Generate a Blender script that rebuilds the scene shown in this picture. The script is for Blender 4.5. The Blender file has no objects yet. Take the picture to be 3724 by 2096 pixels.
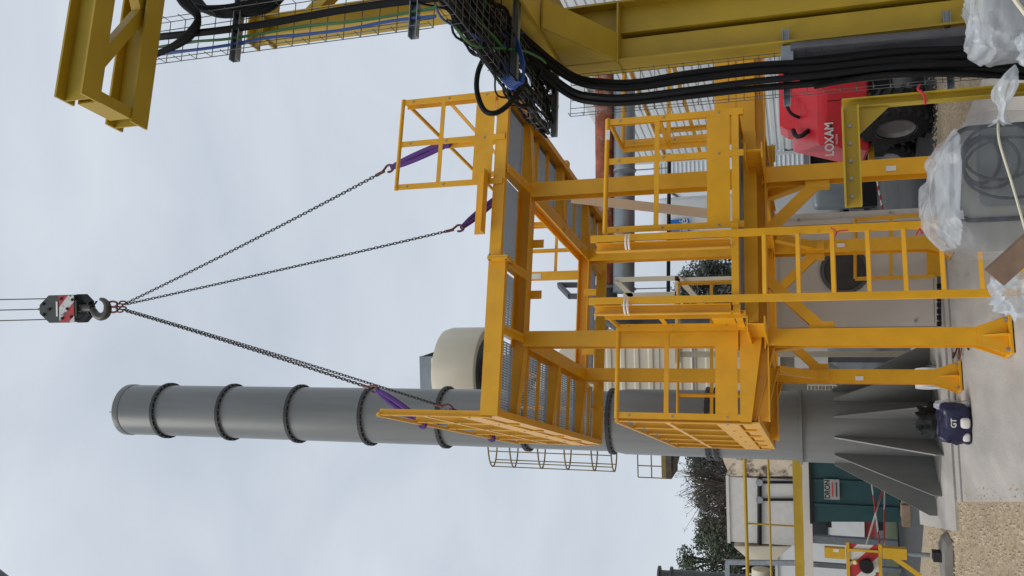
import bpy, math, random
from mathutils import Vector, Matrix, noise as mnoise
R = random.Random(7)
SC = bpy.context.scene
COL = SC.collection

# ------------------------------------------------------------------ camera
FPX, CX, CY = 3140.0, 1862.0, 1048.0            # focal length and centre in photo pixels
EYE = Vector((0, 0, 1.72))
Zc = Vector((-249., 9363., -FPX)).normalized()   # world up seen in the (upright) camera frame
Yc = Vector((0, 0, -1)) - Zc * Zc.dot(Vector((0, 0, -1))); Yc.normalize()
Xc = Yc.cross(Zc)
RM = Matrix((Xc, Yc, Zc))                        # upright camera frame -> world
right, upv, back = RM @ Vector((1, 0, 0)), RM @ Vector((0, 1, 0)), RM @ Vector((0, 0, 1))
cd = bpy.data.cameras.new('camera'); cam = bpy.data.objects.new('camera', cd); COL.objects.link(cam)
# the photograph was taken in portrait and stored on its side: image right = world down
m = Matrix((-upv, right, back)).transposed().to_4x4(); m.translation = EYE
cam.matrix_world = m
cd.sensor_fit = 'HORIZONTAL'; cd.sensor_width = 36.0; cd.lens = 36.0 * FPX / 3724.0
cd.clip_start = 0.05; cd.clip_end = 2000
SC.camera = cam

# ------------------------------------------------------------------ light
SUN_EL, SUN_AZ = math.radians(52), math.radians(-128)    # azimuth measured from +y towards +x: behind, to the left
w = bpy.data.worlds.new('World'); SC.world = w; w.use_nodes = True
nt = w.node_tree; nt.nodes.clear(); N = nt.nodes.new; L = nt.links.new
out = N('ShaderNodeOutputWorld'); bg = N('ShaderNodeBackground'); L(bg.outputs[0], out.inputs[0])
sky = N('ShaderNodeTexSky'); sky.sky_type = 'NISHITA'; sky.sun_disc = False
sky.sun_elevation = SUN_EL; sky.sun_rotation = SUN_AZ; sky.dust_density = 5; sky.air_density = 1.5
skm = N('ShaderNodeMix'); skm.data_type = 'RGBA'; skm.blend_type = 'MULTIPLY'; skm.inputs[0].default_value = 1
L(sky.outputs[0], skm.inputs[6]); skm.inputs[7].default_value = (.1, .1, .1, 1)
tc = N('ShaderNodeTexCoord'); mp = N('ShaderNodeMapping'); L(tc.outputs['Generated'], mp.inputs[0])
mp.inputs['Scale'].default_value = (1, 1, 2.2)
nz = N('ShaderNodeTexNoise'); L(mp.outputs[0], nz.inputs[0]); nz.inputs['Scale'].default_value = 2.6
nz.inputs['Detail'].default_value = 7; nz.inputs['Roughness'].default_value = .5; nz.inputs['Distortion'].default_value = .4
rp = N('ShaderNodeValToRGB'); L(nz.outputs['Fac'], rp.inputs[0])
rp.color_ramp.elements[0].position = .33; rp.color_ramp.elements[0].color = (.55, .615, .705, 1)
rp.color_ramp.elements[1].position = .66; rp.color_ramp.elements[1].color = (.70, .76, .83, 1)
mx = N('ShaderNodeMix'); mx.data_type = 'RGBA'; mx.inputs[0].default_value = .93
L(skm.outputs[2], mx.inputs[6]); L(rp.outputs[0], mx.inputs[7]); L(mx.outputs[2], bg.inputs[0])
bg.inputs[1].default_value = 1.0
sd = bpy.data.lights.new('sun', 'SUN'); so = bpy.data.objects.new('sun', sd); COL.objects.link(so)
sd.energy = 1.5; sd.angle = math.radians(35); sd.color = (1, .97, .92)
dirv = Vector((math.sin(SUN_AZ) * math.cos(SUN_EL), math.cos(SUN_AZ) * math.cos(SUN_EL), math.sin(SUN_EL)))
so.rotation_euler = dirv.to_track_quat('Z', 'Y').to_euler(); so.location = dirv * 60

SC.view_settings.view_transform = 'Standard'; SC.view_settings.look = 'None'
SC.view_settings.exposure = 0.0; SC.view_settings.gamma = 1; SC.view_settings.use_curve_mapping = False

# ------------------------------------------------------------------ helpers
def at(X, Y, y):
    """world point seen at photo pixel (X, Y) that stands y metres in front of the camera"""
    d = RM @ Vector((2096 - Y - CY, -(X - CX), -FPX))
    return EYE + d * (y / d.y)
def onz(X, Y, z):
    d = RM @ Vector((2096 - Y - CY, -(X - CX), -FPX))
    return EYE + d * ((z - EYE.z) / d.z)
PSI = 0.2389; OX, OY = -.545, 8.546
CP, SP = math.cos(PSI), math.sin(PSI)
def F(a, b, z):                                   # platform frame -> world
    return Vector((OX + a * CP - b * SP, OY + a * SP + b * CP, z))
FA, FB = Vector((CP, SP, 0)), Vector((-SP, CP, 0))

MATS = {}
def mat(name, col, rough=.5, metal=0., var=.12, scale=6., bump=0., bscale=60., dirt=0., dirtcol=(.12, .09, .06), spec=.5, stretch=(1, 1, 1)):
    m = bpy.data.materials.new(name); m.use_nodes = True; MATS[name] = m
    t = m.node_tree; b = t.nodes['Principled BSDF']; n = t.nodes.new; l = t.links.new
    b.inputs['Roughness'].default_value = rough; b.inputs['Metallic'].default_value = metal
    b.inputs['Specular IOR Level'].default_value = spec
    c = n('ShaderNodeTexCoord'); mpp = n('ShaderNodeMapping'); l(c.outputs['Object'], mpp.inputs[0]); mpp.inputs['Scale'].default_value = stretch
    z = n('ShaderNodeTexNoise'); l(mpp.outputs[0], z.inputs[0]); z.inputs['Scale'].default_value = scale; z.inputs['Detail'].default_value = 6
    r = n('ShaderNodeValToRGB'); l(z.outputs['Fac'], r.inputs[0])
    r.color_ramp.elements[0].position = .3; r.color_ramp.elements[1].position = .7
    r.color_ramp.elements[0].color = (*[x * (1 - var) for x in col], 1); r.color_ramp.elements[1].color = (*[min(1, x * (1 + var)) for x in col], 1)
    last = r.outputs[0]
    if dirt > 0:
        z2 = n('ShaderNodeTexNoise'); l(mpp.outputs[0], z2.inputs[0]); z2.inputs['Scale'].default_value = scale * .6; z2.inputs['Detail'].default_value = 9; z2.inputs['Roughness'].default_value = .65
        r2 = n('ShaderNodeValToRGB'); l(z2.outputs['Fac'], r2.inputs[0]); p = .72 - dirt * .4
        r2.color_ramp.elements[0].position = p; r2.color_ramp.elements[1].position = p + .1
        x = n('ShaderNodeMix'); x.data_type = 'RGBA'; l(r2.outputs[0], x.inputs[0]); l(last, x.inputs[6]); x.inputs[7].default_value = (*dirtcol, 1)
        last = x.outputs[2]
    l(last, b.inputs['Base Color'])
    mr = n('ShaderNodeMapRange'); l(z.outputs['Fac'], mr.inputs[0]); mr.inputs[3].default_value = max(0, rough - .1); mr.inputs[4].default_value = min(1, rough + .1); l(mr.outputs[0], b.inputs['Roughness'])
    if bump > 0:
        z3 = n('ShaderNodeTexNoise'); l(c.outputs['Object'], z3.inputs[0]); z3.inputs['Scale'].default_value = bscale; z3.inputs['Detail'].default_value = 5
        bn = n('ShaderNodeBump'); bn.inputs['Strength'].default_value = bump; bn.inputs['Distance'].default_value = .02
        l(z3.outputs['Fac'], bn.inputs['Height']); l(bn.outputs[0], b.inputs['Normal'])
    return m
mat('yellow', (.79, .395, .014), .40, var=.08, scale=5, spec=.45, dirt=.07, dirtcol=(.42, .19, .02), bump=.05, bscale=30)
mat('olive', (.45, .30, .018), .5, var=.1, scale=4, dirt=.12, dirtcol=(.16, .11, .03))
mat('galv', (.30, .33, .36), .45, .6, var=.15, scale=14)
mat('wire', (.13, .13, .125), .55, .4, var=.25, scale=14)
mat('grating', (.34, .385, .44), .5, .35, var=.1, scale=10)
mat('stack_grey', (.190, .193, .186), .36, var=.13, scale=5, spec=.5, stretch=(1, 1, .07), bump=.04, bscale=6)
mat('stack_ring', (.035, .033, .032), .6, var=.2)
mat('black', (.010, .010, .011), .6, var=.2, spec=.3)
mat('cable', (.006, .006, .0065), .62, var=.2, spec=.2)
mat('blue_cable', (.015, .07, .28), .4)
mat('green_cable', (.03, .14, .03), .4)
mat('chain', (.06, .05, .045), .55, .5, var=.3)
mat('chain_red', (.13, .034, .022), .5, .2, var=.4, scale=30)
mat('purple', (.10, .035, .20), .8, var=.25, scale=30, stretch=(1, 1, .2))
mat('hook_black', (.035, .04, .038), .45, var=.2, scale=20)
mat('hook_steel', (.09, .085, .075), .45, .5, var=.3)
mat('red_paint', (.42, .035, .035), .4, var=.12, scale=12, dirt=.12)
mat('white_paint', (.62, .605, .58), .5, var=.06, scale=8, dirt=.1, dirtcol=(.2, .17, .13))
mat('white_clean', (.78, .78, .77), .5, var=.03)
mat('cladding', (.66, .69, .70), .42, var=.05, scale=1.2, dirt=.06, dirtcol=(.4, .4, .38))
mat('cream', (.63, .565, .44), .5, var=.10, scale=1.6, dirt=.22, dirtcol=(.40, .33, .22), stretch=(1, 1, .45))
mat('old_yellow', (.44, .285, .014), .55, var=.12, scale=4, dirt=.12, dirtcol=(.2, .14, .04))
mat('cream_patch', (.62, .52, .40), .6, var=.1, scale=5, dirt=.55, dirtcol=(.09, .06, .05))
mat('panel', (.64, .585, .52), .55, var=.04, scale=2, dirt=.03, dirtcol=(.3, .26, .2))
mat('porthole', (.05, .048, .045), .6, var=.4, scale=5)
mat('concrete', (.48, .45, .41), .85, var=.16, scale=3.0, bump=.35, bscale=45, dirt=.30, dirtcol=(.33, .30, .265), stretch=(1, .30, 1))
mat('concrete_dark', (.25, .235, .215), .85, var=.15, scale=3, bump=.3)
mat('asphalt', (.075, .078, .08), .85, var=.2, scale=5, bump=.5, bscale=120, dirt=.12, dirtcol=(.2, .18, .15))
mat('gravel', (.47, .375, .255), .9, var=.35, scale=26, bump=.9, bscale=90, dirt=.2, dirtcol=(.2, .16, .11))
mat('pebble', (.48, .395, .28), .9, var=.3, scale=2)
mat('grass', (.06, .08, .03), .9, var=.4, scale=30)
mat('rust_duct', (.30, .085, .04), .75, var=.45, scale=5, dirt=.46, dirtcol=(.36, .32, .29), bump=.3, bscale=20)
mat('duct_grey', (.27, .30, .32), .38, .45, var=.12, scale=2.5, dirt=.06, dirtcol=(.3, .2, .12))
mat('duct_dark', (.10, .10, .11), .45, .3, var=.2)
mat('red_body', (.62, .013, .024), .38, var=.10, scale=6, dirt=.06, dirtcol=(.40, .06, .06), spec=.4)
mat('sign_grey', (.30, .30, .29), .7)
mat('tyre', (.022, .022, .023), .8, var=.3, scale=12)
mat('rim', (.35, .35, .35), .4, .5)
mat('teal', (.006, .048, .054), .5, var=.15, scale=4)
mat('wood', (.78, .61, .43), .7, var=.12, scale=6, stretch=(1, 1, .15))
mat('wood_dark', (.20, .13, .085), .8, var=.25, scale=9, dirt=.15, dirtcol=(.08, .05, .035))
mat('pallet', (.30, .22, .15), .85, var=.2)
mat('door_grey', (.115, .12, .12), .6, var=.1, scale=5)
mat('beige_box', (.23, .218, .195), .6, var=.05, scale=3)
mat('gasket', (.010, .012, .016), .7, spec=.2)
mat('strap', (.66, .62, .47), .6, var=.06)
mat('navy', (.012, .013, .05), .3, var=.3, scale=14)
mat('cloth_black', (.012, .014, .014), .9, var=.4, scale=20)
mat('sign_blue', (.01, .16, .50), .5, var=.05)
mat('sign_yellow', (.62, .50, .03), .5, var=.08)
mat('barrier_yellow', (.60, .36, .015), .45, var=.08, dirt=.08)
mat('red_tape', (.55, .02, .05), .6, var=.1)
mat('rail_old', (.22, .16, .05), .6, var=.15)
mat('bark', (.09, .07, .055), .9, var=.3, scale=10)
mat('leaf_dark', (.072, .080, .062), .8, var=.35, scale=1.2)
mat('leaf_mid', (.075, .092, .055), .8, var=.35, scale=1.0)
mat('leaf_brown', (.11, .085, .055), .85, var=.3, scale=1.0)
mat('ink', (.02, .02, .022), .6)
mat('ink_red', (.5, .03, .03), .6)
mat('paper', (.75, .72, .68), .7)
mat('boom_dark', (.06, .06, .06), .5)
mat('glass_dark', (.02, .025, .03), .1)
# clear plastic film: lets most light through, with a milky sheen
def film(name, alpha, col):
    m = bpy.data.materials.new(name); m.use_nodes = True; MATS[name] = m
    t = m.node_tree; b = t.nodes['Principled BSDF']; o = t.nodes['Material Output']
    b.inputs['Base Color'].default_value = (*col, 1); b.inputs['Roughness'].default_value = .2; b.inputs['Specular IOR Level'].default_value = .7
    tr = t.nodes.new('ShaderNodeBsdfTransparent'); mixs = t.nodes.new('ShaderNodeMixShader')
    c = t.nodes.new('ShaderNodeTexCoord'); z = t.nodes.new('ShaderNodeTexNoise'); t.links.new(c.outputs['Object'], z.inputs[0])
    z.inputs['Scale'].default_value = 4; z.inputs['Detail'].default_value = 5; z.inputs['Distortion'].default_value = .6
    mq = t.nodes.new('ShaderNodeMapping'); mq.inputs['Scale'].default_value = (1, 1, 3.5); mq.inputs['Rotation'].default_value = (.3, .5, 0); t.links.new(c.outputs['Object'], mq.inputs[0]); t.links.new(mq.outputs[0], z.inputs[0])
    mr = t.nodes.new('ShaderNodeMapRange'); t.links.new(z.outputs['Fac'], mr.inputs[0]); mr.inputs[1].default_value = .35; mr.inputs[2].default_value = .7
    mr.inputs[3].default_value = alpha * .75; mr.inputs[4].default_value = min(1, alpha * 1.35)
    bn = t.nodes.new('ShaderNodeBump'); bn.inputs['Strength'].default_value = .25; bn.inputs['Distance'].default_value = .03
    t.links.new(z.outputs['Fac'], bn.inputs['Height']); t.links.new(bn.outputs[0], b.inputs['Normal'])
    t.links.new(mr.outputs[0], mixs.inputs[0]); t.links.new(tr.outputs[0], mixs.inputs[1]); t.links.new(b.outputs[0], mixs.inputs[2]); t.links.new(mixs.outputs[0], o.inputs[0])
film('film', .15, (.55, .585, .62)); film('film_white', .46, (.70, .74, .78))
# striped red / white board, painted flat
def stripes(name, c1, c2, width, wear):
    m = bpy.data.materials.new(name); m.use_nodes = True; MATS[name] = m
    t = m.node_tree; b = t.nodes['Principled BSDF']; n = t.nodes.new; l = t.links.new
    c = n('ShaderNodeTexCoord'); s = n('ShaderNodeSeparateXYZ'); l(c.outputs['Object'], s.inputs[0])
    a = n('ShaderNodeMath'); a.operation = 'ADD'; l(s.outputs[0], a.inputs[0]); l(s.outputs[2], a.inputs[1])
    d = n('ShaderNodeMath'); d.operation = 'DIVIDE'; l(a.outputs[0], d.inputs[0]); d.inputs[1].default_value = width
    f = n('ShaderNodeMath'); f.operation = 'FRACT'; l(d.outputs[0], f.inputs[0])
    g = n('ShaderNodeMath'); g.operation = 'GREATER_THAN'; l(f.outputs[0], g.inputs[0]); g.inputs[1].default_value = .5
    x = n('ShaderNodeMix'); x.data_type = 'RGBA'; l(g.outputs[0], x.inputs[0]); x.inputs[6].default_value = (*c1, 1); x.inputs[7].default_value = (*c2, 1)
    z = n('ShaderNodeTexNoise'); l(c.outputs['Object'], z.inputs[0]); z.inputs['Scale'].default_value = 14; z.inputs['Detail'].default_value = 8
    r = n('ShaderNodeValToRGB'); l(z.outputs['Fac'], r.inputs[0]); r.color_ramp.elements[0].position = wear; r.color_ramp.elements[1].position = wear + .06
    y = n('ShaderNodeMix'); y.data_type = 'RGBA'; l(r.outputs[0], y.inputs[0]); l(x.outputs[2], y.inputs[6]); y.inputs[7].default_value = (.06, .055, .05, 1)
    l(y.outputs[2], b.inputs['Base Color']); b.inputs['Roughness'].default_value = .5
stripes('stripe', (.45, .025, .03), (.62, .62, .60), .40, .60)
stripes('stripe_tape', (.55, .03, .04), (.75, .74, .72), .24, .95)

XF = {}
def new(name, data, parent=None, loc=(0, 0, 0)):
    o = bpy.data.objects.new(name, data); COL.objects.link(o); o.location = loc
    if parent is not None: o.parent = parent
    return o
def tag(o, label=None, cat=None, group=None, kind=None):
    if label: o['label'] = label
    if cat: o['category'] = cat
    if group: o['group'] = group
    if kind: o['kind'] = kind
    return o
def thing(name, label, cat, loc, group=None, rz=0.):
    o = new(name, None, None, loc); o.rotation_euler = (0, 0, rz); o.empty_display_size = .2
    XF[o.name] = (Matrix.Translation(Vector(loc)) @ Matrix.Rotation(rz, 4, 'Z')).inverted()
    return tag(o, label, cat, group)

class MB:
    """collects shapes in world coordinates (or in the platform frame when fr=F); build() makes ONE mesh object"""
    def __init__(s, fr=None): s.v = []; s.f = []; s.fr = fr
    def add(s, vs, fs):
        k = len(s.v); s.v += [Vector(p) for p in vs]; s.f += [[i + k for i in f] for f in fs]; return s
    def hexa(s, p): return s.add(p, [(0, 3, 2, 1), (4, 5, 6, 7), (0, 1, 5, 4), (1, 2, 6, 5), (2, 3, 7, 6), (3, 0, 4, 7)])
    def box(s, x0, x1, y0, y1, z0, z1):
        return s.hexa([(x0, y0, z0), (x1, y0, z0), (x1, y1, z0), (x0, y1, z0), (x0, y0, z1), (x1, y0, z1), (x1, y1, z1), (x0, y1, z1)])
    def basis(s, p0, p1, up):
        p0, p1 = Vector(p0), Vector(p1); d = (p1 - p0).normalized(); up = Vector(up)
        if abs(d.dot(up.normalized())) > .98: up = Vector((0, 1, 0)) if abs(d.y) < .9 else Vector((1, 0, 0))
        sd = d.cross(up).normalized(); u = sd.cross(d).normalized(); return p0, p1, sd, u
    def bar(s, p0, p1, w, h, up=(0, 0, 1), ow=0, oh=0):
        p0, p1, sd, u = s.basis(p0, p1, up); o = sd * ow + u * oh; a, b = sd * w / 2, u * h / 2
        return s.hexa([p0 + o - a - b, p0 + o + a - b, p0 + o + a + b, p0 + o - a + b, p1 + o - a - b, p1 + o + a - b, p1 + o + a + b, p1 + o - a + b])
    def hbeam(s, p0, p1, b=.16, h=.16, tw=.009, tf=.013, up=(0, 0, 1)):
        s.bar(p0, p1, b, tf, up, 0, h / 2 - tf / 2); s.bar(p0, p1, b, tf, up, 0, -h / 2 + tf / 2); return s.bar(p0, p1, tw, h - 2 * tf, up)
    def chan(s, p0, p1, b=.06, h=.14, t=.008, up=(0, 0, 1), side=1):
        s.bar(p0, p1, t, h, up, 0, 0); s.bar(p0, p1, b, t, up, side * (b / 2 + t / 2), h / 2 - t / 2); return s.bar(p0, p1, b, t, up, side * (b / 2 + t / 2), -h / 2 + t / 2)
    def angle(s, p0, p1, b=.06, t=.006, up=(0, 0, 1), side=1):
        s.bar(p0, p1, t, b, up); return s.bar(p0, p1, b, t, up, side * (b / 2 + t / 2), -b / 2 + t / 2)
    def path(s, pts, r, n=8, cap=True, rr=None):
        pts = [Vector(p) for p in pts]; k = len(s.v); m = len(pts); pu = None
        for i, p in enumerate(pts):
            d = (pts[min(i + 1, m - 1)] - pts[max(i - 1, 0)]).normalized()
            if pu is None: pu = d.orthogonal().normalized()
            pu = (pu - d * pu.dot(d)).normalized(); q = d.cross(pu); ra = rr[i] if rr else r
            for j in range(n):
                t = 2 * math.pi * j / n; s.v.append(p + (pu * math.cos(t) + q * math.sin(t)) * ra)
        for i in range(m - 1):
            for j in range(n):
                s.f.append([k + i * n + j, k + i * n + (j + 1) % n, k + (i + 1) * n + (j + 1) % n, k + (i + 1) * n + j])
        if cap: s.f.append([k + j for j in reversed(range(n))]); s.f.append([k + (m - 1) * n + j for j in range(n)])
        return s
    def tube(s, p0, p1, r, n=10, r1=None): return s.path([p0, p1], r, n, True, [r, r if r1 is None else r1])
    def prism(s, poly, vec):
        n = len(poly); vec = Vector(vec); a = [Vector(p) for p in poly]; b = [p + vec for p in a]
        return s.add(a + b, [list(range(n))[::-1], list(range(n, 2 * n))] + [[i, (i + 1) % n, n + (i + 1) % n, n + i] for i in range(n)])
    def lathe(s, c, prof, n=32, axis=(0, 0, 1), closed=False):
        c = Vector(c); ax = Vector(axis).normalized(); u = ax.orthogonal().normalized(); q = ax.cross(u); k = len(s.v); m = len(prof)
        for r, z in prof:
            for j in range(n):
                t = 2 * math.pi * j / n; s.v.append(c + ax * z + (u * math.cos(t) + q * math.sin(t)) * r)
        for i in range(m if closed else m - 1):
            i2 = (i + 1) % m
            for j in range(n): s.f.append([k + i * n + j, k + i * n + (j + 1) % n, k + i2 * n + (j + 1) % n, k + i2 * n + j])
        return s
    def disc(s, c, r, axis, th, n=24):
        ax = Vector(axis).normalized() * th / 2; return s.path([Vector(c) - ax, Vector(c) + ax], r, n)
    def sup(s, c, size, e=.5, nu=28, nv=18, amp=0., fq=3., seed=0.):
        c = Vector(c); k = len(s.v); sg = lambda x, p: math.copysign(abs(x) ** p, x)
        for i in range(nv + 1):
            ph = -math.pi / 2 + math.pi * i / nv
            for j in range(nu):
                th = 2 * math.pi * j / nu
                p = Vector((sg(math.cos(ph), e) * sg(math.cos(th), e), sg(math.cos(ph), e) * sg(math.sin(th), e), sg(math.sin(ph), e)))
                p = Vector((p.x * size[0] / 2, p.y * size[1] / 2, p.z * size[2] / 2))
                if amp > 0: p += p.normalized() * amp * mnoise.noise(p * fq + Vector((seed, seed, seed)))
                elif amp < 0:
                    q = p * fq + Vector((seed, seed, seed)); w1 = mnoise.noise(q * .5); r1 = 1 - 2 * abs(mnoise.noise(Vector((q.x + w1, q.y, q.z * .6)))); r2 = 1 - 2 * abs(mnoise.noise(q * 2.1)); p += p.normalized() * -amp * (r1 * .7 + r2 * .35 - .5)
                s.v.append(c + p)
        for i in range(nv):
            for j in range(nu): s.f.append([k + i * nu + j, k + i * nu + (j + 1) % nu, k + (i + 1) * nu + (j + 1) % nu, k + (i + 1) * nu + j])
        return s
    def build(s, name, material, parent=None, smooth=False, label=None, cat=None, group=None, kind=None, loc=None):
        vs = [s.fr(*p) for p in s.v] if s.fr else s.v
        if parent is not None: inv = XF[parent.name]
        else:
            if loc is None:
                n = len(vs); loc = Vector((sum(p.x for p in vs) / n, sum(p.y for p in vs) / n, min(p.z for p in vs)))
            inv = Matrix.Translation(loc).inverted()
        me = bpy.data.meshes.new(name); me.from_pydata([inv @ p for p in vs], [], s.f); me.validate()
        for mm in (material if isinstance(material, (list, tuple)) else [material]): me.materials.append(MATS[mm])
        if smooth:
            me.polygons.foreach_set('use_smooth', [True] * len(me.polygons)); me.set_sharp_from_angle(angle=math.radians(40))
        me.update()
        o = new(name, me, parent, (0, 0, 0) if parent is not None else loc)
        XF[o.name] = inv
        return tag(o, label, cat, group, kind)
def copy_part(src, parent, mat_local):
    c = src.copy(); COL.objects.link(c); c.parent = parent; c.matrix_local = mat_local; return c
def curve(pts, n=8):                                # Catmull-Rom through points
    pts = [Vector(p) for p in pts]; o = []
    for i in range(len(pts) - 1):
        p0, p1, p2, p3 = pts[max(i - 1, 0)], pts[i], pts[i + 1], pts[min(i + 2, len(pts) - 1)]
        for k in range(n):
            t = k / n; o.append(.5 * ((2 * p1) + (p2 - p0) * t + (2 * p0 - 5 * p1 + 4 * p2 - p3) * t * t + (3 * p1 - p0 - 3 * p2 + p3) * t ** 3))
    return o + [pts[-1]]
def text(name, body, size, loc, rot, material, parent, sx=1., ext=.002, bold=.0):
    cu = bpy.data.curves.new(name, 'FONT'); cu.body = body; cu.size = size; cu.align_x = 'CENTER'; cu.align_y = 'CENTER'; cu.extrude = ext; cu.offset = bold
    t = bpy.data.objects.new('tmp', cu); COL.objects.link(t); bpy.context.view_layer.update()
    me = bpy.data.meshes.new_from_object(t.evaluated_get(bpy.context.evaluated_depsgraph_get())); bpy.data.objects.remove(t)
    me.name = name; me.materials.clear(); me.materials.append(MATS[material])
    o = new(name, me, parent); mw = Matrix.Translation(loc) @ rot.to_4x4() @ Matrix.Diagonal((sx, 1, 1, 1))
    o.matrix_local = XF[parent.name] @ mw; XF[o.name] = XF[parent.name]
    return o
def facing(rz=0.):                                   # text standing upright, read from -y
    return Matrix.Rotation(rz, 3, 'Z') @ Matrix.Rotation(math.pi / 2, 3, 'X')

# ================================================================== SETTING
def sheet(name, poly, z, m, kind='structure', thick=.0):
    b = MB(); b.add([(p[0], p[1], z) for p in poly], [list(range(len(poly)))]); return b.build(name, m, kind=kind, loc=Vector((0, 0, 0)))
sheet('ground', [(-400, -60), (400, -60), (400, 600), (-400, 600)], -.02, 'asphalt')
def fp(a, b): p = F(a, b, 0); return (p.x, p.y)
sheet('gravel_ground', [fp(-14, -9), fp(-1.4, -9), fp(-1.4, 6.6), fp(-3, 8.4), fp(-14, 12)], -.012, 'gravel')
sheet('gravel_verge', [fp(2.62, -9), fp(9, -9), fp(9, 2.0), fp(5, 3.2), fp(3.7, 3.0), fp(2.62, 3.7)], -.0125, 'gravel')
sheet('grass_verge', [fp(-6, 11), fp(-1.6, 11.3), fp(-2, 14), fp(-8, 13)], -.008, 'grass')
def slab(name, a0, a1, b0, b1, z0, z1, m):
    return MB(F).box(a0, a1, b0, b1, z0, z1).build(name, m, kind='structure')
slab('concrete_slab', -1.4, 2.6, -9, 3.05, -.1, 0, 'concrete')
slab('drain_channel', -1.4, 2.6, 3.05, 3.16, -.1, -.03, 'concrete_dark')
slab('slab_strip', -1.4, 2.6, 3.16, 3.46, -.1, .004, 'concrete')
slab('drain_edge', -1.4, 2.6, 3.46, 3.54, -.1, -.03, 'concrete_dark')
slab('plinth', -1.75, 2.6, 3.54, 7.2, -.1, .02, 'concrete')
# loose stones on the gravel
pb = MB()
for i in range(5200):
    a, b = -1.43 - abs(R.gauss(0, 1.1)), R.uniform(-.4, 6.4)
    if i % 24 == 0: a = -1.39 + abs(R.gauss(0, .06))
    if a < -4.2: continue
    p = F(a, b, -.012 if a < -1.4 else .0005); r = R.choice((.006, .008, .01, .014, .02, .03)) * R.uniform(.8, 1.3) * (.5 if a > -1.4 else .85); t = R.uniform(0, 6)
    pb.add([p + Vector((r * math.cos(t + k * 2.1), r * math.sin(t + k * 2.1), 0)) for k in range(3)] + [p + Vector((0, 0, r * .9))], [(0, 1, 3), (1, 2, 3), (2, 0, 3)])
for i in range(1500):
    a, b = 2.64 + abs(R.gauss(0, .8)), R.uniform(-.5, 3.6); p = F(a, b, -.012); r = R.uniform(.008, .03); t = R.uniform(0, 6)
    pb.add([p + Vector((r * math.cos(t + k * 2.1), r * math.sin(t + k * 2.1), 0)) for k in range(3)] + [p + Vector((0, 0, r * .9))], [(0, 1, 3), (1, 2, 3), (2, 0, 3)])
tag(pb.build('gravel', 'pebble'), 'loose pale gravel beside the concrete slab', 'gravel', kind='stuff')

# ================================================================== GREY CHIMNEY STACK
SX, SY = -2.174, 13.6; RL, RU = .515, .478
st = thing('chimney_stack', 'tall grey steel chimney stack with dark flange rings and gusseted base', 'chimney', (SX, SY, 0))
zs = [1.79, 3.0, 3.12, 4.63, 6.04, 7.5, 8.93, 10.38, 11.82, 13.27, 14.2]
S0 = (SX, SY, 0)
MB().lathe(S0, [(RL + .02, .02), (RL + .02, 1.78)], 48).build('base_section', 'stack_grey', st, True)
MB().lathe(S0, [(RL + .06, 1.765), (RL + .06, 1.80), (RL, 1.80)], 48).lathe(S0, [(RL, 1.765), (RL + .06, 1.765)], 48).build('base_flange', 'stack_grey', st, True)
prev = 1.80
for i, z in enumerate(zs[1:]):
    r = RL if z <= 4.7 else RU
    prof = [(r, prev), (r, z)]
    if abs(z - 4.63) < .01: prof = [(r, prev), (r, z - .22), (RU, z)]
    o = MB().lathe(S0, prof, 48)
    if z > 14: o.lathe(S0, [(RU, z), (RU - .02, z), (RU - .02, z - .5)], 48)
    o.build('section', 'stack_grey', st, True); prev = z
for z in zs[1:-1]:
    r = (RL if z < 4 else RU)
    FR_ = MB().lathe(S0, [(r - .01, z - .03), (r + .05, z - .03), (r + .05, z + .03), (r - .01, z + .03)], 48).build('flange_ring', 'stack_ring', st, True)
    rbm = MB()
    for k in range(28): t = 2 * math.pi * k / 28; q = Vector((SX + (r + .028) * math.cos(t), SY + (r + .028) * math.sin(t), z)); rbm.tube(q - Vector((0, 0, .045)), q + Vector((0, 0, .045)), .011, 6)
    rbm.build('ring_bolts', 'galv', FR_, kind='stuff')
MB().lathe(S0, [(RU + .006, 14.08), (RU + .012, 14.10), (RU + .012, 14.205), (RU - .02, 14.21)], 48).build('top_band', 'stack_grey', st, True)
gn = 12
for k in range(gn):
    t = 2 * math.pi * (k - .233) / gn; d = Vector((math.cos(t), math.sin(t), 0)); q = Vector((-d.y, d.x, 0)) * .018
    c = Vector(S0); r0 = RL + .015
    MB().prism([c + d * r0 + Vector((0, 0, .024)) - q / 2, c + d * 1.22 + Vector((0, 0, .024)) - q / 2, c + d * 1.22 + Vector((0, 0, .12)) - q / 2, c + d * (r0 + .04) + Vector((0, 0, 1.33)) - q / 2, c + d * r0 + Vector((0, 0, 1.33)) - q / 2], q).build('gusset', 'stack_grey', st)
MB().lathe(S0, [(RL, .022), (1.0, .022), (1.0, .045), (RL, .045)], 48).build('base_plate', 'stack_grey', st, True)
MB().tube(Vector((SX + .02, SY - RU, 14.2)), Vector((SX + .02, SY - RU, 14.26)), .008, 6).build('tip_rod', 'stack_ring', st)

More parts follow.
